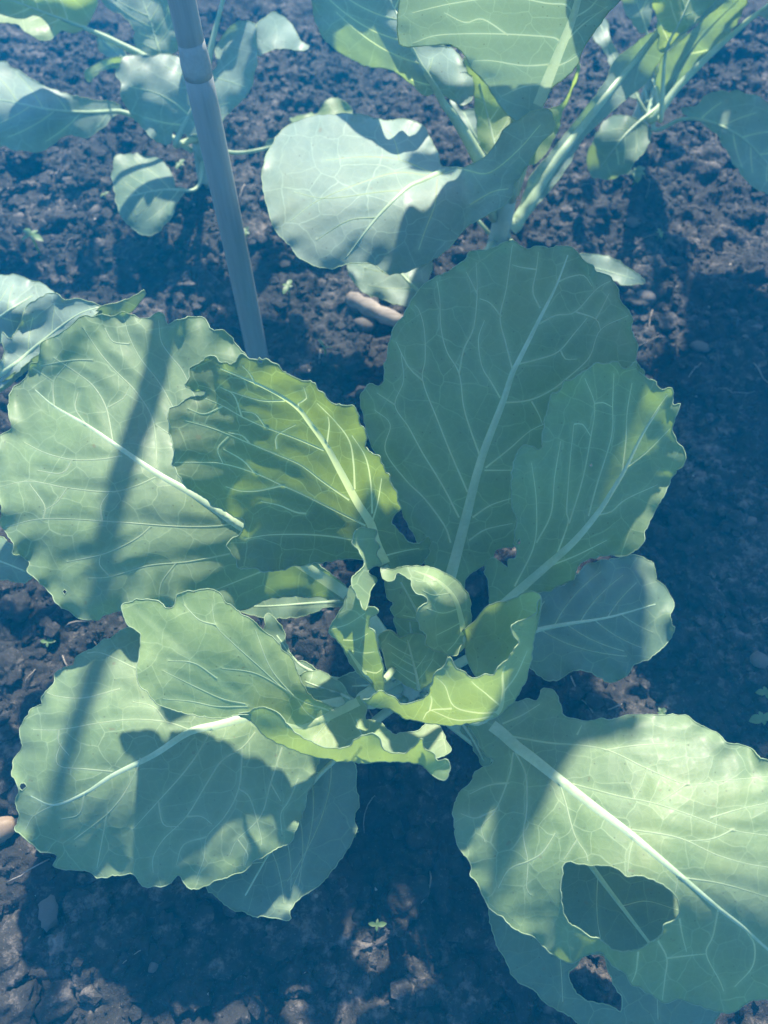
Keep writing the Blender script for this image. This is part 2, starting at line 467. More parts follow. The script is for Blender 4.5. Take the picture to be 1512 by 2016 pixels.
def blade_patch(outline, holes, zc, veins2d, seed, grid, crinkle, ruffle, bull, cuts=()):
    """one sheet of a leaf: returns V, F, attributes, rim loops, tps"""
    tps = TPS(zc)
    step = max(4.0, grid * 0.75)
    loops = []
    r = np.random.default_rng(seed)
    for li, poly in enumerate([outline] + list(holes)):
        P = catmull([p[:2] for p in poly], True, step)
        n = len(P)
        T = np.roll(P, -1, 0) - np.roll(P, 1, 0); T /= np.linalg.norm(T, axis=1)[:, None] + 1e-9
        Nn = np.stack([T[:, 1], -T[:, 0]], 1)
        s = np.arange(n) * step
        disp = np.zeros(n)
        for wl_, am in ((46, 1.0), (23, 0.75), (12, 0.4)):
            k = max(1, round(n * step / wl_))
            ph = r.uniform(0, 6.28); mod = 0.5 + 0.5 * np.sin(2 * math.pi * s / (n * step) * max(1, k // 5) + r.uniform(0, 6.28))
            disp += am * mod * np.sin(2 * math.pi * k * s / (n * step) + ph + 1.2 * np.sin(s / 37.0 + ph))
        amp = crinkle if li == 0 else crinkle * 1.0
        loops.append(P + Nn * (disp * amp)[:, None])
    out = loops[0]
    lo, hi = out.min(0), out.max(0)
    gx = np.arange(lo[0], hi[0], grid); gy = np.arange(lo[1], hi[1], grid * 0.866)
    X, Y = np.meshgrid(gx, gy); X = X + (np.arange(len(gy)) % 2)[:, None] * grid * 0.5
    Q = np.stack([X.ravel(), Y.ravel()], 1)
    keep = inside(Q, out)
    for h in loops[1:]: keep &= ~inside(Q, h)
    Q = Q[keep]
    dd = np.min([seg_dist(Q, l, True) for l in loops], axis=0)
    Q = Q[dd > grid * 0.55]
    strips = []
    for path, w0, w1 in cuts:
        kk = inside(path, out) & (seg_dist(path, out, True) > min(w0, 3.5) + 1.5)
        for h in loops[1:]: kk &= ~inside(path, h) & (seg_dist(path, h, True) > w0 + 1.0)
        i0 = np.argmax(kk) if kk.any() else 0
        i1 = i0
        while i1 < len(path) and kk[i1]: i1 += 1
        if i1 - i0 < 4: continue
        c = path[i0:i1]; sp, w = strip(c, w0, w1)
        strips.append((c, sp, w))
    for c, sp, w in strips:
        Q = Q[seg_dist(Q, c, False) > w.max() + 1.2]
    pts = np.concatenate(loops + [Q] + [x for c, sp, w in strips for x in (c, sp)]); E = []; base = 0
    for l in loops:
        E += [(base + i, base + (i + 1) % len(l)) for i in range(len(l))]; base += len(l)
    base += len(Q)
    for c, sp, w in strips:
        E += [(base + i, base + i + 1) for i in range(len(c) - 1)]; base += len(c)
        E += [(base + i, base + (i + 1) % len(sp)) for i in range(len(sp))]; base += len(sp)
    res = delaunay_2d_cdt([Vector(p) for p in pts], E, [], 0, 0.01)
    P2 = np.array([tuple(v) for v in res[0]]); F = np.array([tuple(f) for f in res[2]])
    cen = P2[F].mean(1)
    k = inside(cen, out)
    for h in loops[1:]: k &= ~inside(cen, h)
    F = F[k]
    cen = P2[F].mean(1)
    owner = np.full(len(F), -1)
    for si, (c, sp, w) in enumerate(strips):
        owner[(owner < 0) & inside(cen, sp)] = si
    used = np.unique(F); remap = -np.ones(len(P2), int); remap[used] = np.arange(len(used))
    P2 = P2[used]; F = remap[F]
    ed = np.min([seg_dist(P2, l, True) for l in loops[:1]], axis=0)
    vd = np.full(len(P2), 60.0)
    for v in veins2d:
        if len(v) > 1: vd = np.minimum(vd, seg_dist(P2, np.array([q[:2] for q in v]), False))
    def height(Q, ed=None, vd=None):
        z = tps(Q)
        if ed is None: ed = seg_dist(Q, out, True)
        if vd is None:
            vd = np.full(len(Q), 60.0)
            for v in veins2d:
                if len(v) > 1: vd = np.minimum(vd, seg_dist(Q, np.array([q[:2] for q in v]), False))
        z = z + 0.75 * ruffle * np.exp(-ed / 30.0) * wave(Q, 75, seed + 1)
        z = z + 0.16 * ruffle * wave(Q, 210, seed + 2)
        z = z + 0.45 * bull * (1 - np.exp(-(vd / 20.0) ** 2)) * (0.85 + 0.2 * wave(Q, 70, seed + 3))
        return z
    z = height(P2, ed, vd)
    for c, sp, w in strips:                       # raise the veins into rounded ridges
        d = seg_dist(P2, c, False)
        k0 = d < w.max()
        if not k0.any(): continue
        idx = np.where(k0)[0]
        near = np.argmin(((P2[idx, None, :] - c[None]) ** 2).sum(2), 1)
        lw = w[near]
        lift = np.sqrt(np.clip(1 - (d[idx] / (lw + 1e-6)) ** 2, 0, 1)) * lw * 0.00042 * 0.5
        z[idx] = np.maximum(z[idx], height(P2[idx], ed[idx], vd[idx]) + lift)
    V = unproject(P2, z)
    rims = [unproject(l, height(l)) for l in loops]
    return dict(V=V, F=F, px=P2, vein=np.exp(-(vd / 7.0) ** 2), rims=rims, height=height, out=out, owner=owner, ns=len(strips))

def leaf(plant, attach, patches, mid=None, veins=None, m=None, r0=0.0045, r1=0.0008, vr=0.0010, seed=1, grid=7, crinkle=2.2,
         ruffle=0.004, bull=0.0022, label=None, auto=0, rim=0.00045, mid_patch=0, name='leaf', under=False, pet=True, solid=True, vmat=None, rmat=None):
    m = m or M_LEAF
    veins = list(veins or [])
    if auto and mid: veins += auto_veins(np.array([p[:2] for p in patches[0]['o']]), mid, auto)
    allv = [catmull([q[:2] for q in v], False, 8) for v in veins]
    cuts = [(v, vr / 0.00040 * 0.74, 0.65) for v in allv]
    if mid and not solid: cuts.insert(0, (catmull([q[:2] for q in mid], False, 8), r0 / 0.00040 * 0.8, 1.1))
    if mid: allv.append(catmull([q[:2] for q in mid], False, 8))
    AV, AF, AP, AU, MI = [], [], [], [], []
    base = 0; built = []
    for pi, pt in enumerate(patches):
        b = blade_patch(pt['o'], pt.get('h', []), pt['z'], allv if pi == mid_patch or pt.get('v') else [], seed * 17 + pi * 5, grid, pt.get('c', crinkle), pt.get('r', ruffle), bull, cuts if pi == mid_patch else ())
        built.append(b)
        FB = b['F'][b['owner'] < 0]
        AV.append(b['V']); AF += [tuple(base + f) for f in FB]; MI += [0] * len(FB)
        AP.append(b['px']); AU.append(b['vein']); base += len(b['V'])
        for rl in b['rims']:
            n = len(rl)
            nx_ = np.roll(rl, -1, 0)
            T = nx_ - np.roll(rl, 1, 0)
            T /= np.linalg.norm(T, axis=1)[:, None] + 1e-12
            vw = np.array([0, 0, H]) - rl; vw /= np.linalg.norm(vw, axis=1)[:, None]
            S = np.cross(T, vw); S /= np.linalg.norm(S, axis=1)[:, None] + 1e-12
            W = np.cross(S, T)
            ring = []
            for kk in range(5):
                a = 2 * math.pi * kk / 5
                ring.append(rl + rim * (math.cos(a) * S + math.sin(a) * W))
            ring = np.stack(ring, 1).reshape(-1, 3)
            for i in range(n):
                for kk in range(5):
                    k2 = (kk + 1) % 5; j = (i + 1) % n
                    AF.append((base + i * 5 + kk, base + i * 5 + k2, base + j * 5 + k2, base + j * 5 + kk)); MI.append(1)
            AV.append(ring); AP.append(np.repeat(rl[:, :2] * 1000, 5, 0)); AU.append(np.zeros(len(ring))); base += len(ring)
    V = np.concatenate(AV); P = np.concatenate(AP); U = np.concatenate(AU)
    org = np.array(plant.location)
    me = mesh_from(name, V - org, AF)
    me.materials.append(m); me.materials.append(M_RIM)
    me.polygons.foreach_set('material_index', MI)
    uvl = me.uv_layers.new(name='leaf')
    li = np.zeros(len(me.loops), np.int32); me.loops.foreach_get('vertex_index', li)
    uvl.data.foreach_set('uv', ((P[li] + 37.0 * seed) / 1000.0).ravel())
    at = me.attributes.new('vein', 'FLOAT', 'POINT'); at.data.foreach_set('value', U)
    o = link(name, me, plant)
    if label: o['label'] = label
    b = built[mid_patch]
    def surf(P2):
        P2 = np.asarray(P2)[:, :2]
        z = b['height'](P2)
        Wd = unproject(P2, z)
        e = 3.0
        X1 = unproject(P2 + [e, 0], b['height'](P2 + [e, 0])) - Wd
        Y1 = unproject(P2 + [0, e], b['height'](P2 + [0, e])) - Wd
        Nn = np.cross(Y1, X1); Nn /= np.linalg.norm(Nn, axis=1)[:, None] + 1e-12
        vw = np.array([0, 0, H]) - Wd
        s = np.sign((Nn * vw).sum(1)); s[s == 0] = 1
        return Wd, Nn * s[:, None]
    for si in range(b['ns']):                      # each vein is a strip of its own let into the blade
        Fv = b['F'][b['owner'] == si]
        if len(Fv) < 3: continue
        u = np.unique(Fv); mp_ = -np.ones(len(b['V']), int); mp_[u] = np.arange(len(u))
        is_mid = mid and not solid and si == 0
        link('midrib' if is_mid else 'vein', mesh_from('vein', b['V'][u] - org, mp_[Fv]), o, [(rmat or M_RIBT) if is_mid else (vmat or M_VEIN)])
    if mid:
        P2 = catmull([q[:2] for q in mid], False, 9)
        Wd, Nn = surf(P2)
        n = len(Wd)
        rad = r1 + (r0 - r1) * (1 - np.linspace(0, 1, n)) ** 1.6
        path = Wd - Nn * (rad * (0.42 if not under else -0.1))[:, None]
        up = Nn
        if pet and attach is not None:
            a = np.array(attach, float); d = path[0] - a
            t0 = path[min(3, n - 1)] - path[0]; t0 /= np.linalg.norm(t0) + 1e-9
            k = 10; ts = np.linspace(0, 1, k, endpoint=False)[:, None]; Ld = np.linalg.norm(d)
            c1 = a + d * 0.3 + np.array([0, 0, 0.10 * Ld]); c2 = path[0] - t0 * Ld * 0.3
            pe = (1 - ts) ** 3 * a + 3 * (1 - ts) ** 2 * ts * c1 + 3 * (1 - ts) * ts ** 2 * c2 + ts ** 3 * path[0]
            if solid:
                path = np.concatenate([pe, path]); rad = np.concatenate([r0 * (1.25 - 0.25 * ts[:, 0]), rad])
                up = np.concatenate([np.repeat(Nn[:1], k, 0), Nn])
            else:
                path = np.concatenate([pe, path[:3]]); rad = np.concatenate([r0 * (1.25 - 0.25 * ts[:, 0]), rad[:3] * [1, .8, .4][:len(rad[:3])]])
                up = np.repeat(Nn[:1], len(path), 0)
        elif not solid: path = None
        if path is not None:
            Vt, Ft = tube(path - org, rad, 8, 0.85, up)
            link('midrib' if solid else 'petiole', mesh_from('midrib', Vt, Ft), o, [M_RIB])
    return o

def stem(plant, h, r, lean=(0, 0)):
    n = 9; path = []; rad = []
    zb = -0.012
    for i in range(n):
        t = i / (n - 1)
        path.append((lean[0] * t * t, lean[1] * t * t, zb + (h - zb) * t)); rad.append(r * (1.15 - 0.35 * t + 0.06 * math.sin(9 * t)))
    V, F = tube(path, rad, 12, 1.0, (0, 1, 0.02))
    return link('stem', mesh_from('stem', V, F), plant, [M_STEM])

exec_main = True
# ------------------------------------------------------------------ the cabbage in the middle
main = empty('cabbage_plant', (0.024, 0.205, 0.0))
tag(main, 'large open cabbage plant, one of its leaves eaten through by a heart-shaped hole', 'cabbage', 'brassica plants in the bed')
stem(main, 0.115, 0.013)
AT = lambda dx, dy, z: (0.024 + dx, 0.205 + dy, z)

# big shaded leaf standing at the back
leaf(main, AT(0.004, 0.012, 0.085), [dict(
    o=R4([(690,70),(720,90),(760,105),(800,92),(850,100),(900,95),(935,95),(960,120),(985,155),(1020,170),(1040,200),(1090,215),(1110,245),(1130,275),(1135,320),(1165,350),(1185,385),(1180,430),(1195,465),(1210,500),(1200,550),(1215,590),(1235,615),(1220,700),(1150,800),(1050,900),(950,1000),(880,1100),(800,1200),(740,1270),(700,1335),(640,1340),(615,1365),(610,1395),(570,1415),(530,1440),(500,1465),(488,1510),(440,1560),(400,1540),(380,1470),(340,1430),(320,1390),(290,1300),(255,1240),(230,1180),(190,1080),(150,1000),(100,900),(75,800),(60,720),(75,690),(100,662),(135,675),(155,650),(165,580),(180,500),(200,430),(240,380),(270,320),(300,280),(340,240),(380,215),(410,210),(440,185),(490,155),(510,120),(560,110),(600,105),(640,85)]),
    z=R4([(390,1620,.105),(490,1250,.165),(560,980,.21),(690,620,.262),(870,260,.293),(920,130,.298),(60,720,.245),(190,1080,.19),(330,1380,.15),(1235,615,.268),(1130,275,.285),(400,210,.29),(700,70,.305),(700,1335,.155),(300,650,.25),(950,700,.255),(900,1080,.2)]))],
    mid=R4([(415,1530),(440,1440),(490,1250),(560,980),(650,740),(690,620),(720,560),(800,400),(870,260),(920,130)]),
    veins=[R4(v) for v in (
        [(505,1110),(440,960),(380,810),(320,650),(330,560),(325,430),(300,350),(270,330)],
        [(470,1215),(400,1080),(320,950),(260,840),(205,750),(240,650),(230,540)], [(205,750),(130,700)],
        [(435,1320),(410,1250),(330,1140),(250,1060),(165,940),(185,830),(120,770)],
        [(560,970),(520,860),(490,760),(470,620),(420,530),(395,430),(390,310),(375,220)],
        [(470,620),(490,520),(530,430),(545,290),(540,160)], [(545,290),(500,200)],
        [(640,720),(600,650),(565,590),(550,480),(575,400)],
        [(690,600),(665,500),(640,390),(665,270),(690,90)], [(645,385),(600,330),(555,310)],
        [(805,350),(775,280),(790,190),(800,100)], [(790,190),(720,180),(690,170)],
        [(800,415),(870,380),(950,365),(1040,270),(1110,230)], [(880,240),(930,220),(985,215),(1020,260)],
        [(950,365),(1035,395),(1055,440)], [(1035,395),(1070,330),(1090,290)],
        [(720,580),(800,560),(880,530),(950,450),(1000,390)], [(890,525),(910,560),(960,560)],
        [(660,740),(760,730),(850,690),(940,620),(1010,550),(1055,440),(1170,380)], [(770,735),(800,790),(815,830)],
        [(580,1010),(680,930),(760,860),(830,825)], [(575,1020),(690,1020)],
        [(525,1215),(600,1165),(690,1135)], [(510,1310),(580,1265),(690,1240)], [(320,650),(260,590),(210,490)])],
    m=M_LEAF, r0=0.0058, vr=0.0010, seed=2, crinkle=1.6, ruffle=0.003, bull=0.0015, under=False,
    solid=False, rmat=M_RIB, label='broad rounded leaf in full shade with a thick pale midrib')

# big left leaf crossed by the shadow of the cane
leaf(main, AT(-0.011, 0.006, 0.08), [dict(
    o=R3([(290,160),(345,155),(380,150),(420,155),(455,140),(490,150),(530,165),(560,160),(590,140),(612,150),(622,190),(650,170),(690,165),(730,155),(765,170),(790,205),(835,210),(865,240),(890,275),(920,310),(940,400),(960,560),(1010,760),(1080,960),(1150,1050),(1290,1165),(1285,1215),(1220,1205),(1130,1200),(1010,1205),(960,1225),(900,1250),(800,1240),(700,1225),(600,1240),(500,1240),(410,1262),(350,1288),(300,1280),(255,1255),(230,1240),(205,1215),(180,1180),(150,1150),(130,1130),(100,1105),(110,1075),(80,1050),(45,1035),(50,1000),(20,960),(0,935),(8,890),(0,860),(-30,820),(-40,760),(-20,680),(-30,620),(10,595),(40,570),(35,520),(30,470),(45,430),(80,400),(105,370),(110,335),(145,320),(150,260),(190,235),(235,215),(265,190)]),
    z=R3([(1290,1190,.10),(1100,1070,.135),(905,945,.165),(720,820,.188),(580,738,.198),(350,580,.205),(150,440,.20),(450,150,.233),(250,200,.231),(700,165,.233),(900,290,.22),(0,780,.188),(350,1285,.145),(100,1100,.162),(700,1225,.14),(950,560,.195),(1010,1200,.105),(300,900,.19),(620,480,.205),(-30,700,.187)]), h=[R3([(232,1180),(240,1172),(248,1180),(241,1190)])], r=.005)],
    mid=R3([(1290,1190),(1130,1085),(905,945),(720,820),(580,738),(430,635),(320,560),(200,490),(130,430)]),
    veins=[R3(v) for v in (
        [(870,925),(800,938),(650,938),(380,918),(160,910),(20,940)], [(580,755),(500,790),(405,810),(250,795),(110,770),(0,790)],
        [(455,675),(380,688),(270,690),(170,665),(90,625)], [(580,720),(580,620),(560,520),(500,430),(430,360),(370,290),(310,200)],
        [(420,630),(395,500),(350,420),(290,370),(200,310)], [(800,870),(720,660),(640,490),(590,400),(520,310),(480,230),(460,160)],
        [(860,920),(780,600),(690,380),(640,310),(600,250),(590,170)], [(855,1040),(700,1070),(550,1085),(410,1125),(330,1130)],
        [(560,940),(520,975),(460,1010),(370,1045),(250,1070)], [(1000,1095),(900,1135),(800,1175)], [(480,260),(420,250),(390,200)],
        [(160,910),(165,860),(110,780)], [(380,918),(375,860),(405,812)], [(200,490),(200,400),(250,330)], [(405,495),(460,460),(480,420)],
        [(270,690),(230,740),(140,730)], [(410,1125),(370,1080),(375,1045)], [(250,795),(210,850),(160,880)], [(690,620),(640,600),(580,560)],
        [(320,560),(280,500),(290,440)], [(345,320),(270,320),(150,340)], [(110,340),(200,400)], [(655,1075),(600,1150),(590,1230)])],
    m=M_LEAF, r0=0.0058, vr=0.0010, seed=3, crinkle=1.8, ruffle=0.005, bull=0.0045,
    solid=False, rmat=M_RIB, label='broad scalloped leaf with a dark stripe of shadow across it')

# backlit leaf
leaf(main, AT(-0.006, 0.012, 0.10), [dict(
    o=R3([(705,350),(740,330),(790,302),(825,325),(860,335),(895,300),(930,312),(970,320),(1000,318),(1035,340),(1060,365),(1100,385),(1135,400),(1165,400),(1195,440),(1235,475),(1270,490),(1310,485),(1330,520),(1345,560),(1365,600),(1360,640),(1390,670),(1410,675),(1430,720),(1455,770),(1480,830),(1490,870),(1470,890),(1462,920),(1470,945),(1495,965),(1520,995),(1560,1000),(1595,975),(1603,1000),(1580,1070),(1530,1095),(1455,1105),(1420,1085),(1330,1060),(1280,1060),(1180,1075),(1080,1090),(1000,1110),(960,1095),(890,1095),(880,1060),(860,1040),(845,1000),(880,975),(905,950),(905,915),(850,890),(780,850),(720,805),(690,790),(660,740),(640,700),(650,670),(640,630),(630,570),(625,520),(650,490),(695,465),(760,450),(765,438),(715,432),(690,410),(705,380)]),
    h=[R3([(965,312),(978,318),(976,334),(964,330)])],
    z=R3([(1440,1090,0.150),(1390,960,0.189),(1330,850,0.215),(1215,640,0.258),(1110,500,0.283),(940,400,0.300),(760,330,0.308),(640,600,0.283),(690,790,0.261),(1310,490,0.300),(1390,680,0.274),(1485,850,0.245),(880,1010,0.206),(1000,1105,0.197),(1250,1060,0.180),(1595,985,0.197),(1500,1090,0.163),(900,650,0.266),(1060,830,0.227)]))],
    mid=R3([(1440,1090),(1400,1000),(1380,930),(1330,850),(1270,740),(1215,640),(1150,550),(1110,500),(1040,450),(940,400),(820,350)]),
    veins=[R3(v) for v in (
        [(1205,655),(1100,610),(990,570),(900,530),(830,490),(760,460)], [(1300,840),(1200,770),(1120,710),(1030,670),(930,630),(860,600),(780,570),(690,545)],
        [(1360,935),(1250,880),(1130,820),(1050,785),(950,740),(830,705),(740,700),(650,700)], [(1330,990),(1230,975),(1130,968),(1000,970),(910,985)],
        [(1215,640),(1225,560),(1220,530)], [(1320,800),(1315,700),(1300,620),(1250,550),(1180,480)], [(1385,890),(1380,780),(1360,680),(1310,600)],
        [(1385,920),(1405,850),(1420,760)], [(850,605),(810,650),(830,705)], [(1140,890),(1100,885),(1040,860),(970,845)], [(1050,785),(960,805),(890,805),(840,790)],
        [(1110,500),(1110,480),(1140,462),(1130,420)], [(930,630),(900,600),(850,590)], [(1030,650),(1030,600),(1100,560)], [(900,530),(870,450),(820,420)],
        [(990,570),(950,520),(900,510)], [(950,410),(930,370),(900,340)], [(830,490),(760,520),(700,500)], [(950,740),(900,690),(830,650)],
        [(1060,470),(980,470),(900,450),(840,430)], [(1420,1050),(1500,1030),(1560,1020)])],
    m=M_BACK, r0=0.0048, vr=0.0010, seed=4, crinkle=2.4, ruffle=0.0022, bull=0.003,
    solid=False, label='upright leaf glowing yellow-green with the sun behind it')

# right-hand upright leaf
leaf(main, AT(0.011, 0.006, 0.085), [dict(
    o=R4([(600,1590),(590,1480),(575,1440),(585,1390),(620,1385),(650,1405),(672,1420),(675,1390),(700,1385),(705,1340),(695,1290),(710,1240),(690,1170),(685,1100),(690,1020),(700,970),(735,915),(765,920),(790,935),(810,920),(815,870),(820,830),(830,790),(850,710),(890,690),(900,655),(935,645),(970,620),(1010,595),(1045,575),(1080,580),(1115,570),(1150,595),(1185,590),(1200,570),(1215,610),(1245,640),(1285,655),(1300,685),(1340,680),(1355,690),(1355,750),(1385,745),(1370,790),(1355,830),(1365,900),(1395,920),(1405,950),(1395,1000),(1350,1050),(1320,1120),(1290,1170),(1265,1220),(1245,1260),(1225,1330),(1190,1360),(1130,1375),(1060,1375),(1000,1390),(960,1420),(945,1470),(900,1490),(840,1520),(790,1530),(700,1580),(640,1630)]),
    z=R4([(600,1640,.11),(840,1410,.165),(1045,1195,.215),(1160,1010,.245),(1300,760,.285),(690,1020,.26),(735,920,.272),(1045,575,.312),(1200,575,.31),(1395,950,.27),(1225,1330,.225),(940,1480,.175),(585,1400,.17),(700,1340,.19),(850,750,.29),(920,1000,.25)]), h=[R4([(712,1308),(722,1302),(728,1316),(720,1328),(710,1320)]), R4([(1010,1000),(1018,994),(1024,1002),(1016,1009)])])],
    mid=R4([(610,1620),(680,1550),(840,1410),(950,1310),(1045,1195),(1100,1110),(1160,1010),(1230,870),(1300,760)]),
    veins=[R4(v) for v in (
        [(700,1500),(780,1330),(790,1160),(770,990)], [(870,1380),(920,1240),(915,1180),(930,970),(945,830)], [(790,1320),(850,1200),(865,1050),(890,900)],
        [(925,1240),(980,1060),(1015,880),(1030,750),(990,640)], [(1005,1210),(1040,1080),(1100,880),(1105,740),(1110,620)],
        [(1145,1030),(1160,900),(1165,780),(1185,660)], [(1150,1020),(1220,880),(1280,780),(1330,710)], [(1160,1010),(1250,940),(1340,850)],
        [(1045,1205),(1100,1190),(1160,1140),(1290,1080)], [(860,1410),(960,1370),(1080,1310)], [(1030,745),(1065,740),(1105,760)], [(945,830),(980,830),(1015,880)])],
    m=M_LEAF, r0=0.0048, vr=0.0009, seed=5, crinkle=2.0, ruffle=0.0022, bull=0.0022,
    solid=False, rmat=M_RIB, label='cupped leaf with a finely toothed edge in blue shade')

# leaf behind it near the soil
leaf(main, AT(0.010, -0.003, 0.05), [dict(
    o=PX([(1010,1230),(1065,1165),(1110,1150),(1160,1110),(1210,1100),(1250,1092),(1285,1110),(1295,1140),(1325,1180),(1320,1220),(1328,1240),(1310,1270),(1280,1295),(1250,1310),(1220,1340),(1190,1340),(1165,1325),(1130,1320),(1095,1340),(1060,1330),(1035,1300)]),
    z=PX([(870,1330,.08),(1030,1245,.10),(1160,1220,.10),(1310,1200,.085),(1220,1340,.07),(1200,1100,.10),(1060,1330,.08)]))],
    mid=PX([(1000,1260),(1060,1240),(1120,1228),(1200,1215),(1290,1190)]), auto=4, m=M_OLD, r0=0.0035, vr=0.0006, seed=6, grid=8, crinkle=2.0, ruffle=0.004,
    label='low outer leaf with one sunlit corner')

# low leaf under the holed leaf
leaf(main, AT(0.006, -0.012, 0.04), [dict(
    o=R7([(240,1140),(250,1220),(280,1310),(330,1400),(370,1470),(440,1500),(480,1550),(540,1590),(600,1620),(650,1660),(720,1720),(900,1770),(1080,1770),(1200,1720),(1290,1620),(1330,1480),(1380,1250),(1350,1050),(1200,900),(900,800),(600,780),(400,850),(280,980)]),
    h=[R7([(605,1420),(640,1390),(660,1350),(700,1340),(745,1340),(775,1380),(790,1440),(820,1500),(845,1545),(840,1605),(800,1580),(740,1565),(690,1555),(640,1520),(610,1470)])],
    z=R7([(400,500,.07),(840,1120,.072),(250,1200,.045),(650,1660,.042),(1250,1700,.035),(1380,1200,.06),(600,800,.072),(1100,1500,.055)]))],
    mid=R7([(600,790),(720,960),(840,1120),(970,1290),(1100,1460),(1180,1560)]),
    veins=[R7(v) for v in ([(735,985),(730,1100),(735,1200),(745,1290),(700,1380)], [(850,1120),(960,1100),(1100,1140)], [(970,1290),(1000,1450),(1010,1640)], [(560,1300),(570,1450),(575,1560)])],
    m=M_OLD, r0=0.0035, vr=0.0006, seed=7, grid=8, crinkle=1.8, ruffle=0.003,
    label='dark outer leaf lying low with a ragged hole in it')

# sunlit leaf with the big hole
leaf(main, AT(0.012, -0.008, 0.075), [dict(
    o=R7([(150,300),(235,275),(290,245),(330,210),(380,185),(420,175),(455,185),(470,160),(480,130),(515,130),(545,150),(560,190),(575,240),(610,265),(680,275),(750,268),(800,270),(870,250),(960,248),(1050,250),(1135,250),(1165,275),(1210,295),(1260,325),(1305,350),(1320,375),(1385,385),(1440,405),(1470,440),(1520,460),(1650,520),(1760,650),(1800,850),(1800,1100),(1750,1300),(1650,1450),(1560,1530),(1512,1550),(1450,1550),(1400,1575),(1370,1600),(1320,1610),(1250,1595),(1200,1580),(1150,1560),(1100,1550),(1060,1562),(1030,1560),(1000,1540),(960,1520),(920,1490),(885,1480),(860,1430),(810,1400),(780,1365),(750,1335),(720,1330),(690,1345),(655,1365),(620,1380),(580,1370),(530,1345),(480,1300),(440,1260),(390,1245),(340,1215),(290,1165),(235,1130),(215,1080),(185,1020),(155,985),(155,930),(110,870),(90,830),(80,760),(75,690),(80,650),(110,600),(150,560),(170,520),(205,490),(240,480),(260,455),(230,440),(200,400),(180,350)]),
    h=[R7([(570,945),(600,922),(640,925),(690,938),(760,935),(830,955),(870,988),(920,982),(980,1000),(1040,1030),(1085,1070),(1110,1130),(1090,1180),(1040,1210),(1015,1260),(960,1300),(900,1322),(840,1330),(790,1310),(740,1270),(700,1262),(650,1225),(600,1195),(575,1130),(565,1050),(575,975)])],
    z=R7([(120,290,.09),(360,390,.13),(720,670,.165),(1130,1000,.18),(1512,1320,.148),(800,270,.158),(1450,420,.175),(500,140,.12),(80,700,.125),(155,950,.12),(600,1380,.115),(740,1335,.122),(1060,1560,.10),(1320,1610,.088),(1800,900,.18),(450,750,.15),(840,1150,.165)]), r=.004)],
    mid=R7([(170,235),(235,285),(300,335),(360,390),(440,450),(560,545),(720,670),(880,790),(1000,890),(1130,1000),(1290,1135),(1400,1220),(1512,1320),(1650,1420)]),
    veins=[R7(v) for v in (
        [(330,345),(500,375),(760,405),(960,495),(1140,565),(1300,550),(1512,530)], [(770,410),(900,390),(1040,380),(1150,380)],
        [(620,565),(830,620),(1000,655),(1180,715),(1350,775),(1512,800)], [(1250,720),(1380,680),(1512,650)],
        [(870,770),(1100,810),(1270,885),(1400,925),(1512,945)], [(1100,990),(1300,1020),(1512,1080)],
        [(350,420),(330,530),(270,680),(205,760),(220,830)], [(360,420),(405,520),(410,680),(395,800),(415,920),(410,1040),(430,1070)],
        [(555,545),(590,660),(630,800),(685,890),(685,935)], [(900,810),(880,880),(870,985)], [(1100,985),(1090,1060)],
        [(1105,1160),(1120,1250),(1140,1330)], [(1285,1135),(1260,1260),(1230,1340),(1290,1460),(1310,1510)],
        [(1410,1230),(1450,1300),(1440,1400),(1360,1490)], [(1010,1280),(1050,1360),(1040,1460),(1030,1550)],
        [(920,1330),(910,1420),(890,1470)], [(415,920),(330,955),(280,1040)], [(640,820),(580,910)], [(960,495),(930,580),(900,630)],
        [(1050,1360),(1130,1350),(1230,1340)], [(415,920),(480,880),(540,790)], [(1140,565),(1060,620),(1000,655)], [(1350,775),(1260,815),(1150,825)],
        [(300,290),(390,250),(470,200)], [(640,340),(670,280)], [(270,680),(180,720),(110,700)], [(330,560),(240,570),(150,610)])],
    m=M_LEAF, r0=0.0058, vr=0.0011, seed=8, crinkle=1.5, ruffle=0.004, bull=0.0022,
    solid=False, rmat=M_RIB, label='sunlit leaf with a large heart-shaped hole eaten through it')

# leaf under the lower left leaf
leaf(main, AT(-0.006, -0.012, 0.04), [dict(
    o=R6([(1250,690),(1330,690),(1390,720),(1395,800),(1405,870),(1390,940),(1395,990),(1360,1060),(1310,1130),(1260,1190),(1210,1230),(1170,1250),(1140,1300),(1130,1335),(1080,1330),(1030,1320),(1000,1325),(960,1305),(910,1295),(870,1265),(830,1230),(810,1210),(830,1050),(950,900),(1100,760)]),
    z=R6([(1500,520,.08),(1310,710,.075),(1130,1335,.042),(1405,870,.055),(830,1235,.04),(950,900,.055),(1150,1000,.062)]))],
    mid=R6([(1400,620),(1310,710),(1240,780),(1150,900),(1050,1080),(960,1240)]), auto=5, m=M_OLD, r0=0.0033, vr=0.0006, seed=9, grid=8, crinkle=1.8, ruffle=0.003,
    label='dull lower leaf half hidden under a bigger leaf')

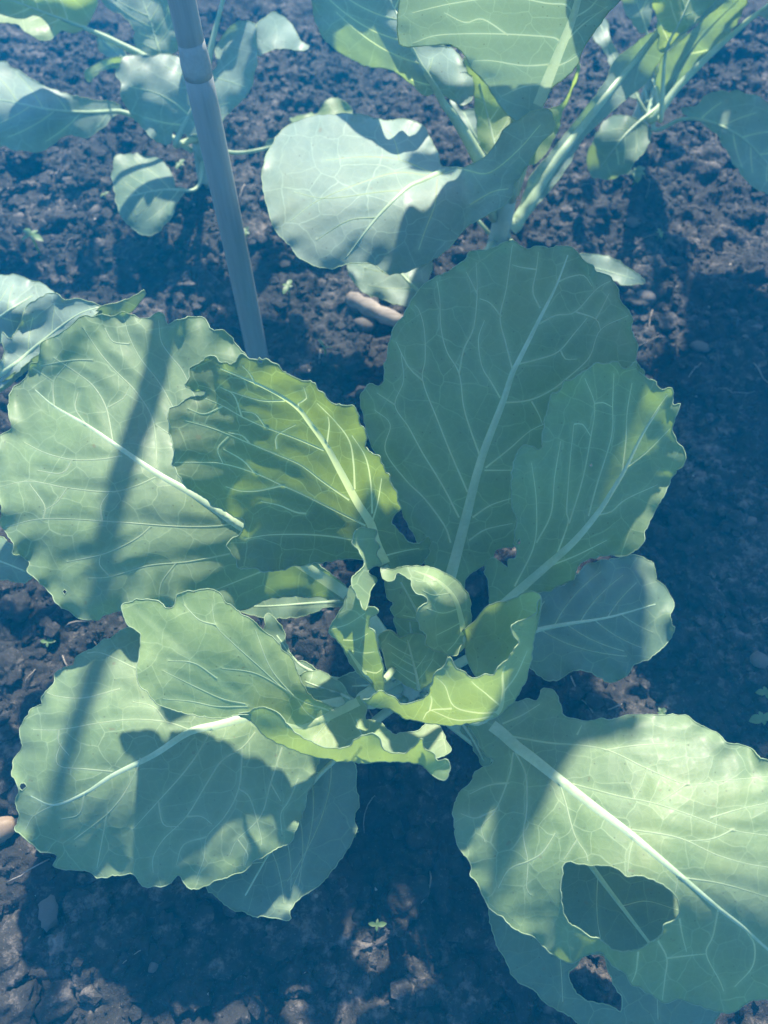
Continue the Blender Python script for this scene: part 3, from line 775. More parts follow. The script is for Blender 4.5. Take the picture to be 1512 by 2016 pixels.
# lower left leaf, sunlit
leaf(main, AT(-0.012, -0.006, 0.06), [dict(
    o=R6([(480,200),(440,225),(390,250),(350,280),(300,300),(285,340),(240,350),(215,375),(210,410),(180,440),(160,470),(165,490),(120,510),(100,550),(75,585),(85,630),(80,670),(55,710),(45,760),(60,790),(75,830),(60,870),(75,930),(60,980),(90,1010),(125,1035),(150,1065),(200,1070),(220,1085),(210,1120),(240,1135),(300,1140),(350,1145),(380,1170),(430,1165),(470,1160),(510,1155),(540,1175),(560,1200),(590,1208),(620,1205),(660,1195),(700,1160),(720,1190),(750,1215),(800,1205),(850,1180),(900,1165),(960,1140),(1000,1105),(1060,1070),(1100,1050),(1140,1030),(1160,980),(1190,910),(1205,840),(1235,780),(1250,700),(1290,640),(1350,560),(1420,500),(1350,450),(1200,420),(1000,350),(800,280),(620,200),(540,180)]),
    h=[R6([(76,812),(95,800),(104,812),(88,830)])],
    z=R6([(1540,410,.085),(1100,520,.115),(740,600,.13),(440,770,.12),(210,885,.105),(480,210,.12),(285,340,.115),(55,750,.09),(300,1140,.065),(750,1215,.07),(1140,1030,.085),(1250,700,.10),(700,900,.105),(700,350,.12),(400,560,.125)]))],
    mid=R6([(1430,460),(1300,490),(1100,520),(970,540),(860,570),(740,600),(600,690),(440,770),(330,840),(210,885),(120,850)]),
    veins=[R6(v) for v in (
        [(740,590),(650,560),(520,550),(380,565),(230,590),(130,590)], [(440,755),(340,745),(240,735),(220,700),(240,640)],
        [(550,700),(530,760),(480,850),(420,920),(330,990),(290,1020)], [(830,590),(770,690),(710,770),(620,870),(520,980)],
        [(1000,600),(950,660),(870,710),(810,800),(730,930),(640,1020),(600,1090),(600,1150)], [(950,660),(935,820),(880,930),(810,1010),(800,1090),(770,1170)],
        [(1105,660),(1060,800),(1020,930),(930,1020),(900,1080)], [(935,820),(980,860),(1020,1000),(1025,1040)], [(1170,780),(1130,870),(1100,920),(1105,1000)],
        [(470,430),(330,465),(230,460),(170,440)], [(530,350),(400,290),(340,290)], [(210,885),(130,930),(100,980)], [(810,1010),(720,1040),(690,1120)],
        [(930,1020),(970,1080),(960,1120)], [(620,870),(640,960),(700,970)], [(330,840),(310,920),(240,940)], [(420,920),(400,1020),(380,1130)], [(230,590),(230,640),(270,690)],
        [(650,560),(600,500),(520,480)], [(1060,800),(1100,870)], [(730,930),(790,930),(830,960)])],
    m=M_LEAF, r0=0.0058, vr=0.0010, seed=10, crinkle=1.8, ruffle=0.004, bull=0.003,
    solid=False, rmat=M_RIB, label='large sunlit leaf with a big rounded shadow on its right half')

# small dark leaves low in the middle
leaf(main, AT(-0.010, 0.004, 0.05), [dict(o=R3([(880,1240),(960,1275),(1040,1280),(1130,1272),(1200,1245),(1290,1225),(1250,1190),(1100,1170),(950,1180)]),
    z=R3([(880,1240,.055),(1060,1280,.05),(1290,1220,.065),(1100,1170,.06)]))], mid=R3([(1290,1215),(1150,1225),(1000,1235),(920,1235)]), m=M_OLD, r0=.002, vr=.0005, auto=3, seed=11, grid=9)
leaf(main, AT(-0.012, -0.002, 0.05), [dict(o=R5([(340,800),(400,780),(460,790),(520,830),(560,870),(570,910),(520,950),(430,960),(360,930),(330,860)]),
    z=R5([(340,800,.095),(460,785,.098),(570,900,.10),(430,960,.09),(450,870,.1)]))], mid=R5([(620,930),(540,890),(450,860),(370,830)]), m=M_LEAF, r0=.002, vr=.0006, auto=3, seed=12, grid=8)
leaf(main, AT(-0.010, 0.002, 0.05), [dict(o=R5([(200,520),(260,580),(310,720),(370,740),(430,790),(400,840),(320,820),(240,760),(180,640)]),
    z=R5([(200,520,.07),(430,790,.08),(310,720,.08),(220,720,.07)]))], mid=R5([(430,800),(330,740),(240,620)]), m=M_OLD, r0=.002, vr=.0005, auto=3, seed=13, grid=9)
leaf(main, AT(-0.006, 0.000, 0.06), [dict(o=R5([(510,830),(570,790),(640,785),(700,795),(780,775),(800,800),(740,860),(680,900),(570,905)]),
    z=R5([(510,830,.095),(640,785,.105),(790,780,.11),(570,905,.09)]))], mid=R5([(780,800),(700,840),(580,850)]), m=M_OLD, r0=.003, vr=.0005, auto=2, seed=14, grid=8)
leaf(main, AT(0.008, -0.009, 0.05), [dict(o=R7([(120,290),(160,300),(190,340),(215,400),(250,450),(225,490),(190,450),(160,380),(110,320)]), z=R7([(120,290,.08),(225,490,.085),(200,380,.09)]))],
    mid=R7([(120,295),(170,370),(215,460)]), m=M_OLD, r0=.002, vr=.0005, seed=16, grid=8)

# young leaves of the heart
leaf(main, AT(0.0, -0.002, 0.11), [dict(o=R5([(700,620),(760,600),(800,630),(840,612),(900,620),(940,680),(1000,700),(1010,740),(980,800),(900,860),(870,868),(800,830),(740,780),(720,700)]),
    z=R5([(880,865,.12),(855,740,.14),(830,620,.155),(710,630,.16),(1005,720,.16),(950,820,.14),(740,780,.14)]))],
    mid=R5([(880,862),(870,800),(855,740),(830,640)]), auto=4, m=M_LEAF, r0=.002, vr=.0006, seed=17, grid=5, crinkle=1, ruffle=.001, bull=.001, label='smallest folded leaf at the heart')
leaf(main, AT(0.002, 0.008, 0.11), [dict(o=R5([(730,370),(800,345),(850,365),(880,430),(925,465),(950,560),(930,600),(880,560),(780,540),(752,500),(770,470),(738,450)]),
    z=R5([(740,390,.185),(850,365,.195),(940,580,.165),(770,530,.165),(830,460,.18)]))],
    mid=R5([(900,560),(850,470),(800,380)]), auto=3, m=M_LEAF, r0=.002, vr=.0006, seed=18, grid=5, crinkle=1.2, ruffle=.0015, bull=.001)
leaf(main, AT(0.0, 0.006, 0.11), [dict(o=R5([(770,540),(850,535),(905,560),(915,620),(860,612),(800,630),(780,590)]),
    z=R5([(770,540,.15),(900,560,.155),(910,620,.15),(790,610,.145)]))], mid=R5([(850,620),(840,560)]), m=M_INNER, r0=.002, seed=19, grid=6, crinkle=.8, ruffle=.001, bull=.001)
leaf(main, AT(0.006, 0.006, 0.11), [
    dict(o=R5([(710,315),(760,325),(800,312),(870,308),(940,315),(1000,340),(1060,380),(1100,430),(1115,490),(1115,560),(1100,620),(1075,660),(1050,710),(1010,710),(990,695),(950,690),(910,660),(915,620),(885,590),(880,560),(865,530),(890,490),(920,470),(900,440),(870,430),(845,400),(845,370),(810,350),(785,340),(770,370),(725,370)]),
    z=R5([(710,320,.215),(800,330,.222),(870,308,.225),(1000,340,.222),(1115,500,.185),(1100,620,.165),(1030,710,.175),(910,650,.20),(870,530,.222),(920,470,.225),(850,390,.228),(1000,500,.22),(960,400,.232)]), c=1.3, r=.0015)],
    mid=R5([(1085,640),(1075,560),(1040,450),(960,370),(860,330)]), veins=[R5(v) for v in ([(1075,560),(1020,590),(960,620)], [(1060,500),(990,520),(920,500)], [(1020,430),(950,440),(900,420)], [(1080,600),(1040,660),(1010,690)], [(960,372),(900,380),(850,370)])],
    m=M_LEAF, r0=.003, vr=.0007, seed=20, grid=5, bull=.0012, solid=False, label='hooded young leaf curling over the heart')
leaf(main, AT(-0.008, 0.004, 0.105), [
    dict(o=R5([(580,395),(560,440),(520,520),(475,600),(510,640),(540,680),(580,760),(640,820),(690,870),(725,860),(722,800),(715,740),(700,690),(690,640),(680,600),(655,580),(665,540),(700,512),(660,490),(635,505),(605,450)]),
    z=R5([(580,400,.215),(475,600,.185),(545,690,.17),(690,870,.165),(722,800,.19),(690,640,.225),(660,520,.24),(600,600,.205)]), c=1.4, r=.0015),
    dict(o=R5([(605,140),(580,200),(610,240),(635,300),(600,340),(578,365),(585,410),(610,460),(640,510),(652,470),(660,430),(690,370),(655,340),(685,305),(712,300),(690,260),(706,220),(680,190),(692,150),(660,140)]),
    z=R5([(605,140,.235),(580,210,.232),(600,350,.238),(640,505,.238),(690,370,.205),(705,220,.205),(690,150,.215),(640,250,.225)]), c=1.4, r=.0015)],
    mid=R5([(640,800),(590,730),(540,660),(480,602)]), veins=[R5(v) for v in ([(490,590),(560,570),(640,520)], [(540,640),(600,640),(670,600)], [(580,690),(640,700),(700,690)], [(640,780),(690,790),(715,770)])],
    m=M_LEAF, r0=.0025, vr=.0008, seed=21, grid=5, bull=.0012, pet=True, solid=False, label='narrow folded young leaf with a frilled edge')
leaf(main, AT(0.010, -0.004, 0.10), [
    dict(o=R5([(630,910),(660,905),(700,870),(740,885),(780,905),(800,930),(850,925),(920,890),(935,850),(950,800),(990,760),(1020,720),(1045,760),(1090,790),(1130,815),(1180,795),(1215,800),(1240,760),(1290,720),(1310,680),(1330,650),(1300,610),(1295,580),(1330,560),(1370,540),(1410,520),(1420,460),(1435,470),(1420,560),(1400,640),(1390,720),(1360,830),(1320,900),(1260,970),(1200,1000),(1120,1015),(1030,1028),(950,1020),(860,1005),(800,985),(740,950),(690,945),(640,930)]),
    z=R5([(635,915,.195),(740,890,.195),(740,950,.185),(930,880,.21),(1020,722,.238),(1130,815,.225),(1240,770,.228),(1310,670,.235),(1310,590,.242),(1425,465,.25),(1400,640,.215),(1360,830,.185),(1260,970,.155),(1030,1028,.155),(860,1005,.165),(1100,930,.185)]), c=1.4, r=.002),
    dict(o=R5([(1080,600),(1130,560),(1160,520),(1190,490),(1240,470),(1300,460),(1350,430),(1400,425),(1435,455),(1412,535),(1330,575),(1300,600),(1330,660),(1290,740),(1240,790),(1180,815),(1130,800),(1090,690),(1075,640)]),
    z=R5([(1080,600,.175),(1190,490,.20),(1350,430,.23),(1430,455,.25),(1410,535,.235),(1330,600,.19),(1290,740,.165),(1130,800,.14),(1080,660,.16),(1200,620,.165)]), c=1.2, r=.0015, v=1)],
    mid=R5([(1180,1010),(1245,960),(1262,880),(1260,790),(1285,730)]), veins=[R5(v) for v in ([(1245,965),(1150,970),(1040,940),(1000,850),(960,810)], [(1250,940),(1180,880),(1130,840),(1100,800)], [(1030,950),(930,960),(900,1000)], [(930,960),(940,910),(925,880)], [(1235,980),(1130,1000),(1040,1000),(940,960)], [(1260,880),(1320,800),(1370,690)])],
    m=M_INNER, r0=.0022, vr=.0010, seed=22, grid=5, bull=.0015, solid=False, label='cupped pale young leaf lit from behind, with wavy rim')

# curled pale leaf reaching left
leaf(main, AT(-0.012, -0.005, 0.085), [
    dict(o=R6([(480,130),(480,100),(520,85),(560,80),(600,78),(630,95),(650,115),(680,105),(690,70),(720,50),(770,45),(820,38),(860,55),(885,90),(920,115),(940,130),(970,150),(1010,180),(1050,215),(1085,245),(1110,280),(1145,310),(1160,350),(1180,400),(1210,450),(1260,485),(1310,500),(1350,490),(1420,455),(1440,490),(1430,540)]) +
      R5([(640,1000),(700,1010),(760,1060),(800,1062),(870,1050),(930,1010),(985,1040),(1000,1090),(1027,1140),(960,1175),(900,1160),(820,1170),(740,1170),(640,1130),(520,1150),(400,1130),(300,1070),(200,990),(105,975)]) +
      R6([(870,545),(800,540),(700,520),(620,490),(570,440),(540,400),(535,360),(550,260),(545,210),(500,180)]),
    z=R6([(1430,470,.12),(1305,515,.135),(1170,585,.14),(960,490,.167),(720,290,.198),(510,110,.205),(820,38,.212),(690,70,.209),(1085,245,.185),(1210,450,.158),(545,210,.20),(538,380,.195),(620,490,.185),(800,540,.17),(960,535,.163)]) + R5([(820,1160,.135),(1000,1070,.125),(520,1150,.14),(640,1060,.135),(800,1060,.13),(300,1070,.15)]), r=.0013),
    dict(o=R5([(60,975),(105,965),(180,945),(240,965),(290,1020),(340,1070),(420,1110),(480,1130),(560,1120),(600,1090),(660,1060),(700,1080),(720,1130),(760,1150),(820,1150),(860,1120),(895,1085),(905,1130),(950,1150),(965,1190),(1000,1180),(1025,1200),(1020,1230),(1000,1270),(960,1265),(900,1210),(850,1195),(740,1190),(600,1195),(480,1180),(380,1160),(300,1130),(230,1100),(180,1070),(140,1020)]),
    z=R5([(60,975,.163),(180,945,.175),(340,1070,.182),(480,1130,.182),(660,1060,.195),(720,1130,.19),(895,1085,.205),(1020,1210,.20),(960,1265,.19),(850,1195,.165),(600,1195,.152),(380,1160,.152),(230,1100,.156),(140,1020,.16)]), c=1.6, r=.002, v=1)],
    mid=R6([(1430,460),(1340,510),(1240,560),(1170,580),(1080,550),(970,495),(850,390),(720,290),(600,180),(520,110)]),
    veins=[R6(v) for v in ([(1290,515),(1150,460),(1000,330),(900,240),(845,180),(830,100)], [(960,490),(870,470),(760,420),(640,360)], [(970,500),(850,500),(750,480),(640,470)], [(1150,460),(1060,350),(1000,200)], [(850,390),(760,330),(660,320)], [(845,180),(780,160),(720,100)], [(1130,440),(1000,370),(870,350)], [(1250,560),(1200,520),(1160,465)])] + [R5(v) for v in ([(600,1000),(620,1060),(640,1090)], [(480,1000),(430,1060),(400,1100)])],
    m=M_INNER, r0=0.0055, r1=.0012, vr=0.0010, seed=23, grid=6, crinkle=1.6, bull=.0018,
    solid=False, label='pale sunlit leaf curling up along its ragged front edge')

# ------------------------------------------------------------------ the plant behind
top = empty('cabbage_plant', (0.147, 0.79, 0.0))
tag(top, 'tall brassica plant with long thick stalks and a round waxy leaf beside the holed cabbage', 'cabbage', 'brassica plants in the bed')
stem(top, 0.10, 0.014)
AU_ = lambda dx, dy, z: (0.147 + dx, 0.79 + dy, z)
leaf(top, AU_(-0.012, -0.004, 0.06), [dict(
    o=R2([(0,400),(50,375),(100,360),(150,358),(200,355),(260,362),(320,378),(370,370),(430,390),(455,430),(480,480),(495,520),(560,522),(620,495),(660,450),(690,400),(740,370),(780,345),(830,345),(845,380),(840,410),(800,450),(775,490),(745,540),(720,580),(710,620),(660,660),(610,685),(560,720),(520,770),(470,810),(420,835),(360,855),(320,855),(270,825),(200,825),(150,840),(90,830),(40,800),(10,760),(-30,720),(-50,660),(-65,600),(-70,540),(-50,470)]),
    z=R2([(475,550,.225),(380,590,.235),(-60,560,.205),(340,855,.20),(150,840,.20),(250,360,.205),(20,400,.20),(430,390,.21),(490,515,.215),(840,360,.30),(745,540,.26),(600,690,.225),(620,495,.25),(150,600,.225)]))],
    mid=R2([(482,540),(430,565),(380,590),(290,680),(220,770),(190,810)]),
    veins=[R2(v) for v in ([(465,550),(350,540),(230,575),(100,630),(20,690)], [(470,545),(360,500),(250,490),(130,500)], [(370,595),(300,600),(130,620),(30,600)], [(478,560),(470,640),(440,720),(420,780)], [(490,545),(560,530),(565,600),(580,640),(570,700)], [(560,530),(640,540),(730,470),(800,390)], [(360,500),(340,430),(300,390)], [(290,680),(200,690),(100,750)], [(580,640),(650,600),(700,590)])],
    m=M_GLAUC, r0=.0045, vr=.0009, seed=31, grid=9, crinkle=1.3, ruffle=.003, label='round waxy leaf half in sun facing up')
leaf(top, AU_(-0.005, 0.008, 0.08), [dict(
    o=R2([(85,-60),(90,30),(110,100),(160,155),(230,195),(260,208),(320,215),(370,240),(420,285),(450,300),(470,290),(500,300),(520,310),(560,330),(590,300),(590,250),(560,190),(510,145),(450,135),(420,60),(400,-40),(330,-90),(200,-120)]),
    z=R2([(85,-60,.27),(110,100,.24),(250,205,.225),(430,290,.235),(395,130,.29),(330,-90,.32),(200,-120,.30),(590,270,.22),(500,150,.24),(440,230,.265)]))],
    mid=R2([(610,500),(560,410),(480,290),(400,150),(350,40),(300,-60)]), auto=4, m=M_GLAUC, r0=.0075, vr=.0009, seed=32, grid=10, crinkle=1.3, ruffle=.005, pet=True, label='broad leaf on a thick straight stalk')
leaf(top, AU_(-0.002, 0.012, 0.09), [dict(
    o=R2([(560,180),(600,230),(660,280),(720,330),(860,330),(920,200),(915,250),(875,340),(850,420),(800,500),(740,520),(680,490),(620,470),(602,400),(590,290)]),
    z=R2([(640,460,.17),(600,230,.225),(920,210,.245),(720,330,.19),(800,500,.165),(700,480,.165)]))],
    mid=R2([(690,560),(660,460),(640,380),(610,260)]), auto=3, m=M_INNER, r0=.003, vr=.0008, seed=33, grid=9, crinkle=1.6, ruffle=.003)
leaf(top, AU_(0.004, -0.006, 0.09), [dict(
    o=R2([(360,0),(352,60),(355,110),(370,145),(450,142),(520,140),(560,170),(590,220),(630,260),(660,310),(700,360),(740,378),(800,345),(830,285),(880,240),(915,205),(935,150),(990,70),(1040,10),(1120,-40),(1280,-50)]) + PX([(1480,-30),(1570,-40),(1630,-90),(1650,-180),(1640,-280),(1560,-350),(1440,-350)]) + R2([(1180,-350),(1040,-310),(960,-290),(740,-285),(520,-265),(390,-220),(340,-110)]),  # unseen right wing extended to throw shade on the cabbage leaves
    z=R2([(770,370,.23),(820,260,.285),(900,60,.37),(940,-100,.425),(960,-310,.505),(700,-305,.505),(480,-270,.49),(350,-100,.43),(365,140,.345),(560,170,.31),(690,350,.25),(920,200,.325),(1040,10,.40),(1200,-345,.528),(1280,-50,.45)]) + PX([(1600,-200,.515),(1570,-40,.49),(1560,-350,.54)]) + R2([(640,-100,.425),(660,120,.335)]))],
    mid=R2([(775,365),(795,330),(820,260),(860,160),(900,60),(925,-40),(930,-160),(900,-300)]),
    veins=[R2(v) for v in ([(905,50),(880,15),(820,10),(700,-10),(560,5),(480,20),(400,40)], [(865,150),(850,120),(760,110),(620,105),(480,110),(400,135)], [(700,110),(620,60),(565,70),(500,40)], [(840,200),(750,205),(650,190),(590,190)], [(900,60),(960,20),(1010,-50)], [(870,140),(930,80),(1010,20)], [(845,210),(890,190),(920,170)], [(815,265),(750,270),(680,300)], [(925,-60),(800,-120),(600,-150),(450,-130)], [(915,-250),(780,-300),(620,-320)], [(930,-100),(1010,-180),(1080,-260)])],
    m=M_OVER, r0=.0060, r1=.0012, vr=.0010, seed=34, vmat=M_RIBD, rmat=M_RIBD, grid=10, crinkle=1.2, ruffle=.004, under=True, solid=False, label='overhanging leaf seen from its veined underside, glowing at the top')
leaf(top, AU_(0.012, 0.0, 0.045), [dict(
    o=R2([(735,680),(765,560),(830,480),(900,390),(1000,260),(1030,190),(1080,150),(1130,110),(1165,90),(1220,0),(1250,-90),(1330,-150),(1420,-130),(1440,-50),(1360,20),(1280,80),(1225,125),(1180,180),(1130,260),(1080,300),(1000,370),(930,440),(880,530),(800,630)]),
    z=R2([(725,700,.05),(860,490,.10),(1000,320,.145),(1160,120,.195),(1290,-50,.235),(1040,190,.17),(1150,230,.155),(900,390,.12),(900,480,.10),(1420,-130,.25)]))],
    mid=R2([(730,700),(780,615),(860,490),(1000,310),(1160,110),(1290,-50),(1340,-110)]), m=M_GLAUC, r0=.0095, r1=.003, vr=.0008, seed=35, grid=10, crinkle=1.0, ruffle=.002, label='winged pale stalk leaning outwards')
leaf(top, AU_(-0.008, -0.01, 0.03), [dict(
    o=PX([(660,480),(680,515),(690,545),(715,575),(750,588),(800,602),(835,570),(850,520),(820,480),(740,460)]),
    z=PX([(660,480,.09),(690,545,.075),(800,602,.07),(850,520,.08),(740,460,.09),(760,530,.085)]))],
    mid=PX([(850,600),(800,550),(760,510),(700,480)]), auto=3, m=M_GLAUC, r0=.003, vr=.0006, seed=36, grid=9, label='low leaf peeping out beneath the round waxy leaf')
leaf(top, AU_(0.012, -0.006, 0.03), [dict(
    o=PX([(1060,520),(1100,500),(1145,500),(1190,503),(1220,515),(1240,530),(1270,552),(1240,562),(1180,548),(1120,550)]),
    z=PX([(1060,520,.06),(1150,500,.07),(1270,555,.055),(1150,545,.06)]))], mid=PX([(1030,500),(1100,515),(1180,530),(1250,550)]), m=M_GLAUC, r0=.002, vr=.0005, seed=37, grid=9, label='small blue leaf tip low over the soil')
leaf(top, AU_(-0.012, 0.004, 0.03), [dict(o=PX([(570,235),(600,225),(625,222),(640,200),(660,192),(685,205),(695,225),(690,260),(620,270)]), z=PX([(570,235,.10),(660,192,.11),(695,230,.1),(620,270,.1)]))],
    mid=PX([(700,250),(660,235),(610,235)]), m=M_INNER, r0=.002, vr=.0005, seed=38, grid=9)
leaf(top, AU_(0.0, 0.012, 0.06), [dict(o=R2([(520,310),(560,345),(620,340),(630,390),(600,460),(560,420),(530,360)]), z=R2([(520,310,.13),(600,460,.11),(625,350,.13),(550,400,.12)]))],
    mid=R2([(650,500),(600,430),(560,350)]), m=M_GLAUC, r0=.003, vr=.0005, seed=39, grid=9)

# ------------------------------------------------------------------ the plant behind the cane
tl = empty('cabbage_plant', (-0.25, 0.95, 0.0))
tag(tl, 'sprawling brassica plant with a yellow-spotted old leaf on the soil, near the cane', 'cabbage', 'brassica plants in the bed')
stem(tl, 0.09, 0.011)
AL = lambda dx, dy, z: (-0.25 + dx, 0.95 + dy, z)
leaf(tl, AL(0.0, -0.010, 0.06), [
    dict(o=R1([(480,230),(520,215),(570,215),(600,220),(640,210),(690,220),(740,240),(820,280),(850,260),(845,190),(880,130),(920,90),(960,82),(1005,100),(1000,150),(1010,200),(1000,280),(975,360),(930,410),(880,460),(850,500),(790,525),(700,525),(682,512),(670,550),(650,568),(600,545),(540,480),(520,460),(475,380),(475,330),(455,290)]),
    z=R1([(660,550,.10),(800,330,.15),(560,215,.165),(470,300,.16),(530,460,.125),(820,280,.155),(880,130,.18),(1005,110,.205),(1005,220,.19),(950,390,.155),(790,525,.115),(680,400,.135)])),
    dict(o=R1([(1003,105),(1040,65),(1080,50),(1120,70),(1150,110),(1180,160),(1210,180),(1190,200),(1110,190),(1050,200),(1010,218)]),
    z=R1([(1003,105,.205),(1008,215,.19),(1060,60,.19),(1200,185,.165),(1110,190,.175)]))],
    mid=R1([(690,545),(740,450),(800,340),(860,280),(930,220)]), veins=[R1(v) for v in ([(740,450),(680,400),(600,360),(510,340)], [(790,350),(720,300),(650,260)], [(830,300),(900,320),(960,340)], [(850,285),(870,200),(920,130)], [(760,420),(840,420),(900,400)], [(715,490),(640,480),(570,460)])],
    m=M_GLAUC, r0=.004, vr=.0009, seed=41, grid=9, crinkle=1.4, label='two-lobed leaf with a tip that flips over to its green underside')
leaf(tl, AL(-0.010, -0.004, 0.04), [dict(
    o=R1([(-60,240),(0,240),(50,262),(110,300),(170,335),(240,360),(300,378),(340,385),(400,395),(470,408),(455,445),(400,500),(340,540),(260,530),(170,590),(80,590),(0,570),(-80,540),(-110,400)]),
    z=R1([(-60,240,.15),(110,300,.145),(300,378,.13),(470,420,.085),(340,540,.09),(80,590,.10),(-80,540,.11),(150,430,.145),(-110,400,.14)]))],
    mid=R1([(455,435),(340,440),(200,430),(50,400),(-60,380)]), auto=4, m=M_GLAUC, r0=.0035, vr=.0007, seed=42, grid=10, label='drooping leaf with a bright sunlit upper edge')
leaf(tl, AL(-0.006, 0.004, 0.06), [dict(
    o=R1([(-60,0),(-50,70),(0,85),(60,95),(110,130),(150,155),(200,155),(240,120),(290,130),(340,100),(380,0),(320,-90),(0,-120)]),
    z=R1([(-60,0,.23),(60,95,.215),(180,155,.205),(340,100,.19),(380,0,.20),(0,-120,.25),(300,-90,.24),(150,30,.21)]))],
    mid=R1([(540,210),(470,175),(400,140),(280,90),(150,40),(20,-10)]), auto=4, m=M_INNER, r0=.005, vr=.0010, seed=43, grid=10, crinkle=1.6, under=True, label='yellow-green backlit leaf on a long pale stalk')
leaf(tl, AL(0.0, 0.010, 0.06), [dict(
    o=R1([(390,-40),(420,30),(480,60),(520,110),(530,170),(550,200),(600,225),(660,215),(700,190),(700,100),(690,0),(600,-80),(470,-100)]),
    z=R1([(390,-40,.19),(520,110,.165),(600,225,.14),(700,190,.14),(690,0,.18),(500,-100,.20)]))],
    mid=R1([(640,260),(620,190),(590,90),(550,-20)]), auto=4, m=M_GLAUC, r0=.003, vr=.0007, seed=44, grid=10)
leaf(tl, AL(0.008, 0.006, 0.05), [dict(o=R1([(860,-60),(880,-10),(930,-30),(1000,-90),(960,-180),(860,-160)]), z=R1([(860,-60,.22),(930,-20,.22),(1000,-90,.23),(900,-180,.25)]))],
    mid=R1([(812,250),(825,180),(842,110),(862,30),(880,-40),(900,-130)]), m=M_GLAUC, r0=.0045, r1=.002, vr=.0007, seed=45, grid=10, pet=True)
leaf(tl, AL(0.004, -0.010, 0.03), [dict(
    o=R1([(450,620),(500,600),(560,610),(620,620),(660,660),(680,700),(690,735),(730,740),(700,780),(680,830),(640,890),(570,925),(510,885),(470,840),(450,760),(440,690)]),
    z=R1([(450,620,.06),(560,610,.055),(730,745,.05),(640,890,.04),(570,925,.035),(445,720,.05),(580,750,.06)]))],
    mid=R1([(735,745),(660,742),(600,748),(480,775)]), auto=3, m=M_OLD, r0=.0022, vr=.0006, seed=46, grid=9, label='yellow-spotted old leaf lying on the soil')
leaf(tl, AL(0.010, -0.004, 0.04), [dict(o=R1([(1040,555),(1090,540),(1140,530),(1160,560),(1110,590),(1060,590)]), z=R1([(1040,560,.07),(1160,540,.08),(1100,590,.07)]))],
    mid=R1([(850,580),(900,595),(960,595),(1040,580),(1120,560)]), m=M_GLAUC, r0=.0032, r1=.002, seed=47, grid=10)
leaf(tl, AL(-0.008, 0.0, 0.05), [dict(o=R1([(340,270),(380,250),(420,230),(470,222),(500,240),(460,270),(400,272),(360,320),(335,305)]), z=R1([(340,290,.09),(420,230,.11),(490,240,.11),(400,272,.1)]))],
    mid=R1([(510,250),(440,250),(370,285)]), m=M_INNER, r0=.002, seed=48, grid=9)
leaf(tl, AL(-0.004, 0.010, 0.04), [dict(o=R1([(380,150),(420,130),(480,190),(500,240),(440,230),(400,210)]), z=R1([(380,150,.09),(500,240,.09),(420,130,.1)]))],
    mid=R1([(520,260),(450,200),(400,160)]), m=M_GLAUC, r0=.002, seed=49, grid=9)

# ------------------------------------------------------------------ the plant at the right edge
tr_ = empty('cabbage_plant', (0.38, 1.07, 0.0))
tag(tr_, 'brassica plant with slanting stalks and a drooping pale leaf beside the tall stalked one', 'cabbage', 'brassica plants in the bed')
stem(tr_, 0.09, 0.012)
AR = lambda dx, dy, z: (0.38 + dx, 1.07 + dy, z)
leaf(tr_, AR(-0.008, -0.008, 0.03), [dict(
    o=R2([(950,530),(945,490),(970,430),(1000,380),(1040,360),(1100,370),(1140,400),(1145,440),(1110,490),(1070,540),(1020,560),(970,555)]),
    z=R2([(945,500,.05),(1040,360,.10),(1145,430,.085),(1020,560,.045),(1050,450,.09)]))],
    mid=R2([(1150,350),(1100,390),(1050,440),(990,520)]), auto=3, m=M_OLD, r0=.003, vr=.0006, seed=51, grid=9, label='round low leaf speckled with sun')
leaf(tr_, AR(0.010, -0.006, 0.05), [dict(
    o=R2([(1240,340),(1290,330),(1320,295),(1380,285),(1440,290),(1512,320),(1600,400),(1650,520),(1600,620),(1512,605),(1460,580),(1410,520),(1370,450),(1330,400),(1270,370)]),
    z=R2([(1240,350,.085),(1380,285,.13),(1512,320,.14),(1650,520,.09),(1512,605,.07),(1410,520,.085),(1370,400,.11)]))],
    mid=R2([(1180,400),(1250,370),(1340,385),(1430,430),(1512,510),(1580,570)]), auto=4, m=M_GLAUC, r0=.0032, vr=.0007, seed=52, grid=9, label='drooping pale blue leaf arching to the soil')
leaf(tr_, AR(-0.004, -0.010, 0.07), [dict(
    o=R2([(1150,0),(1165,60),(1175,165),(1220,125),(1290,60),(1350,0),(1400,-80),(1300,-160),(1180,-120)]),
    z=R2([(1150,0,.23),(1175,165,.185),(1350,0,.22),(1400,-80,.24),(1180,-120,.26),(1250,40,.225)]))],
    mid=R2([(1180,330),(1185,240),(1195,150),(1240,60),(1290,-60)]), auto=3, m=M_INNER, r0=.003, vr=.0009, seed=53, grid=10, under=True, label='green triangular leaf hanging over its stalk')
leaf(tr_, AR(0.0, 0.0, 0.07), [dict(
    o=R2([(1165,330),(1170,200),(1210,150),(1260,110),(1330,40),(1420,-40),(1480,-100),(1440,20),(1390,110),(1330,170),(1270,240),(1220,290),(1190,340)]),
    z=R2([(1170,330,.06),(1210,150,.15),(1330,40,.19),(1480,-100,.25),(1390,110,.16),(1220,290,.08)]))],
    mid=R2([(1180,340),(1230,230),(1310,110),(1420,0)]), auto=3, m=M_GLAUC, r0=.004, vr=.0006, seed=54, grid=10)
leaf(tr_, AR(0.008, 0.004, 0.05), [dict(o=R2([(1480,40),(1512,20),(1580,-60),(1640,-40),(1600,40),(1540,70)]), z=R2([(1480,40,.2),(1580,-60,.23),(1640,-40,.23),(1540,70,.2)]))],
    mid=R2([(1178,340),(1230,270),(1330,170),(1430,80),(1512,15),(1580,-30)]), m=M_GLAUC, r0=.0055, r1=.003, seed=55, grid=10)
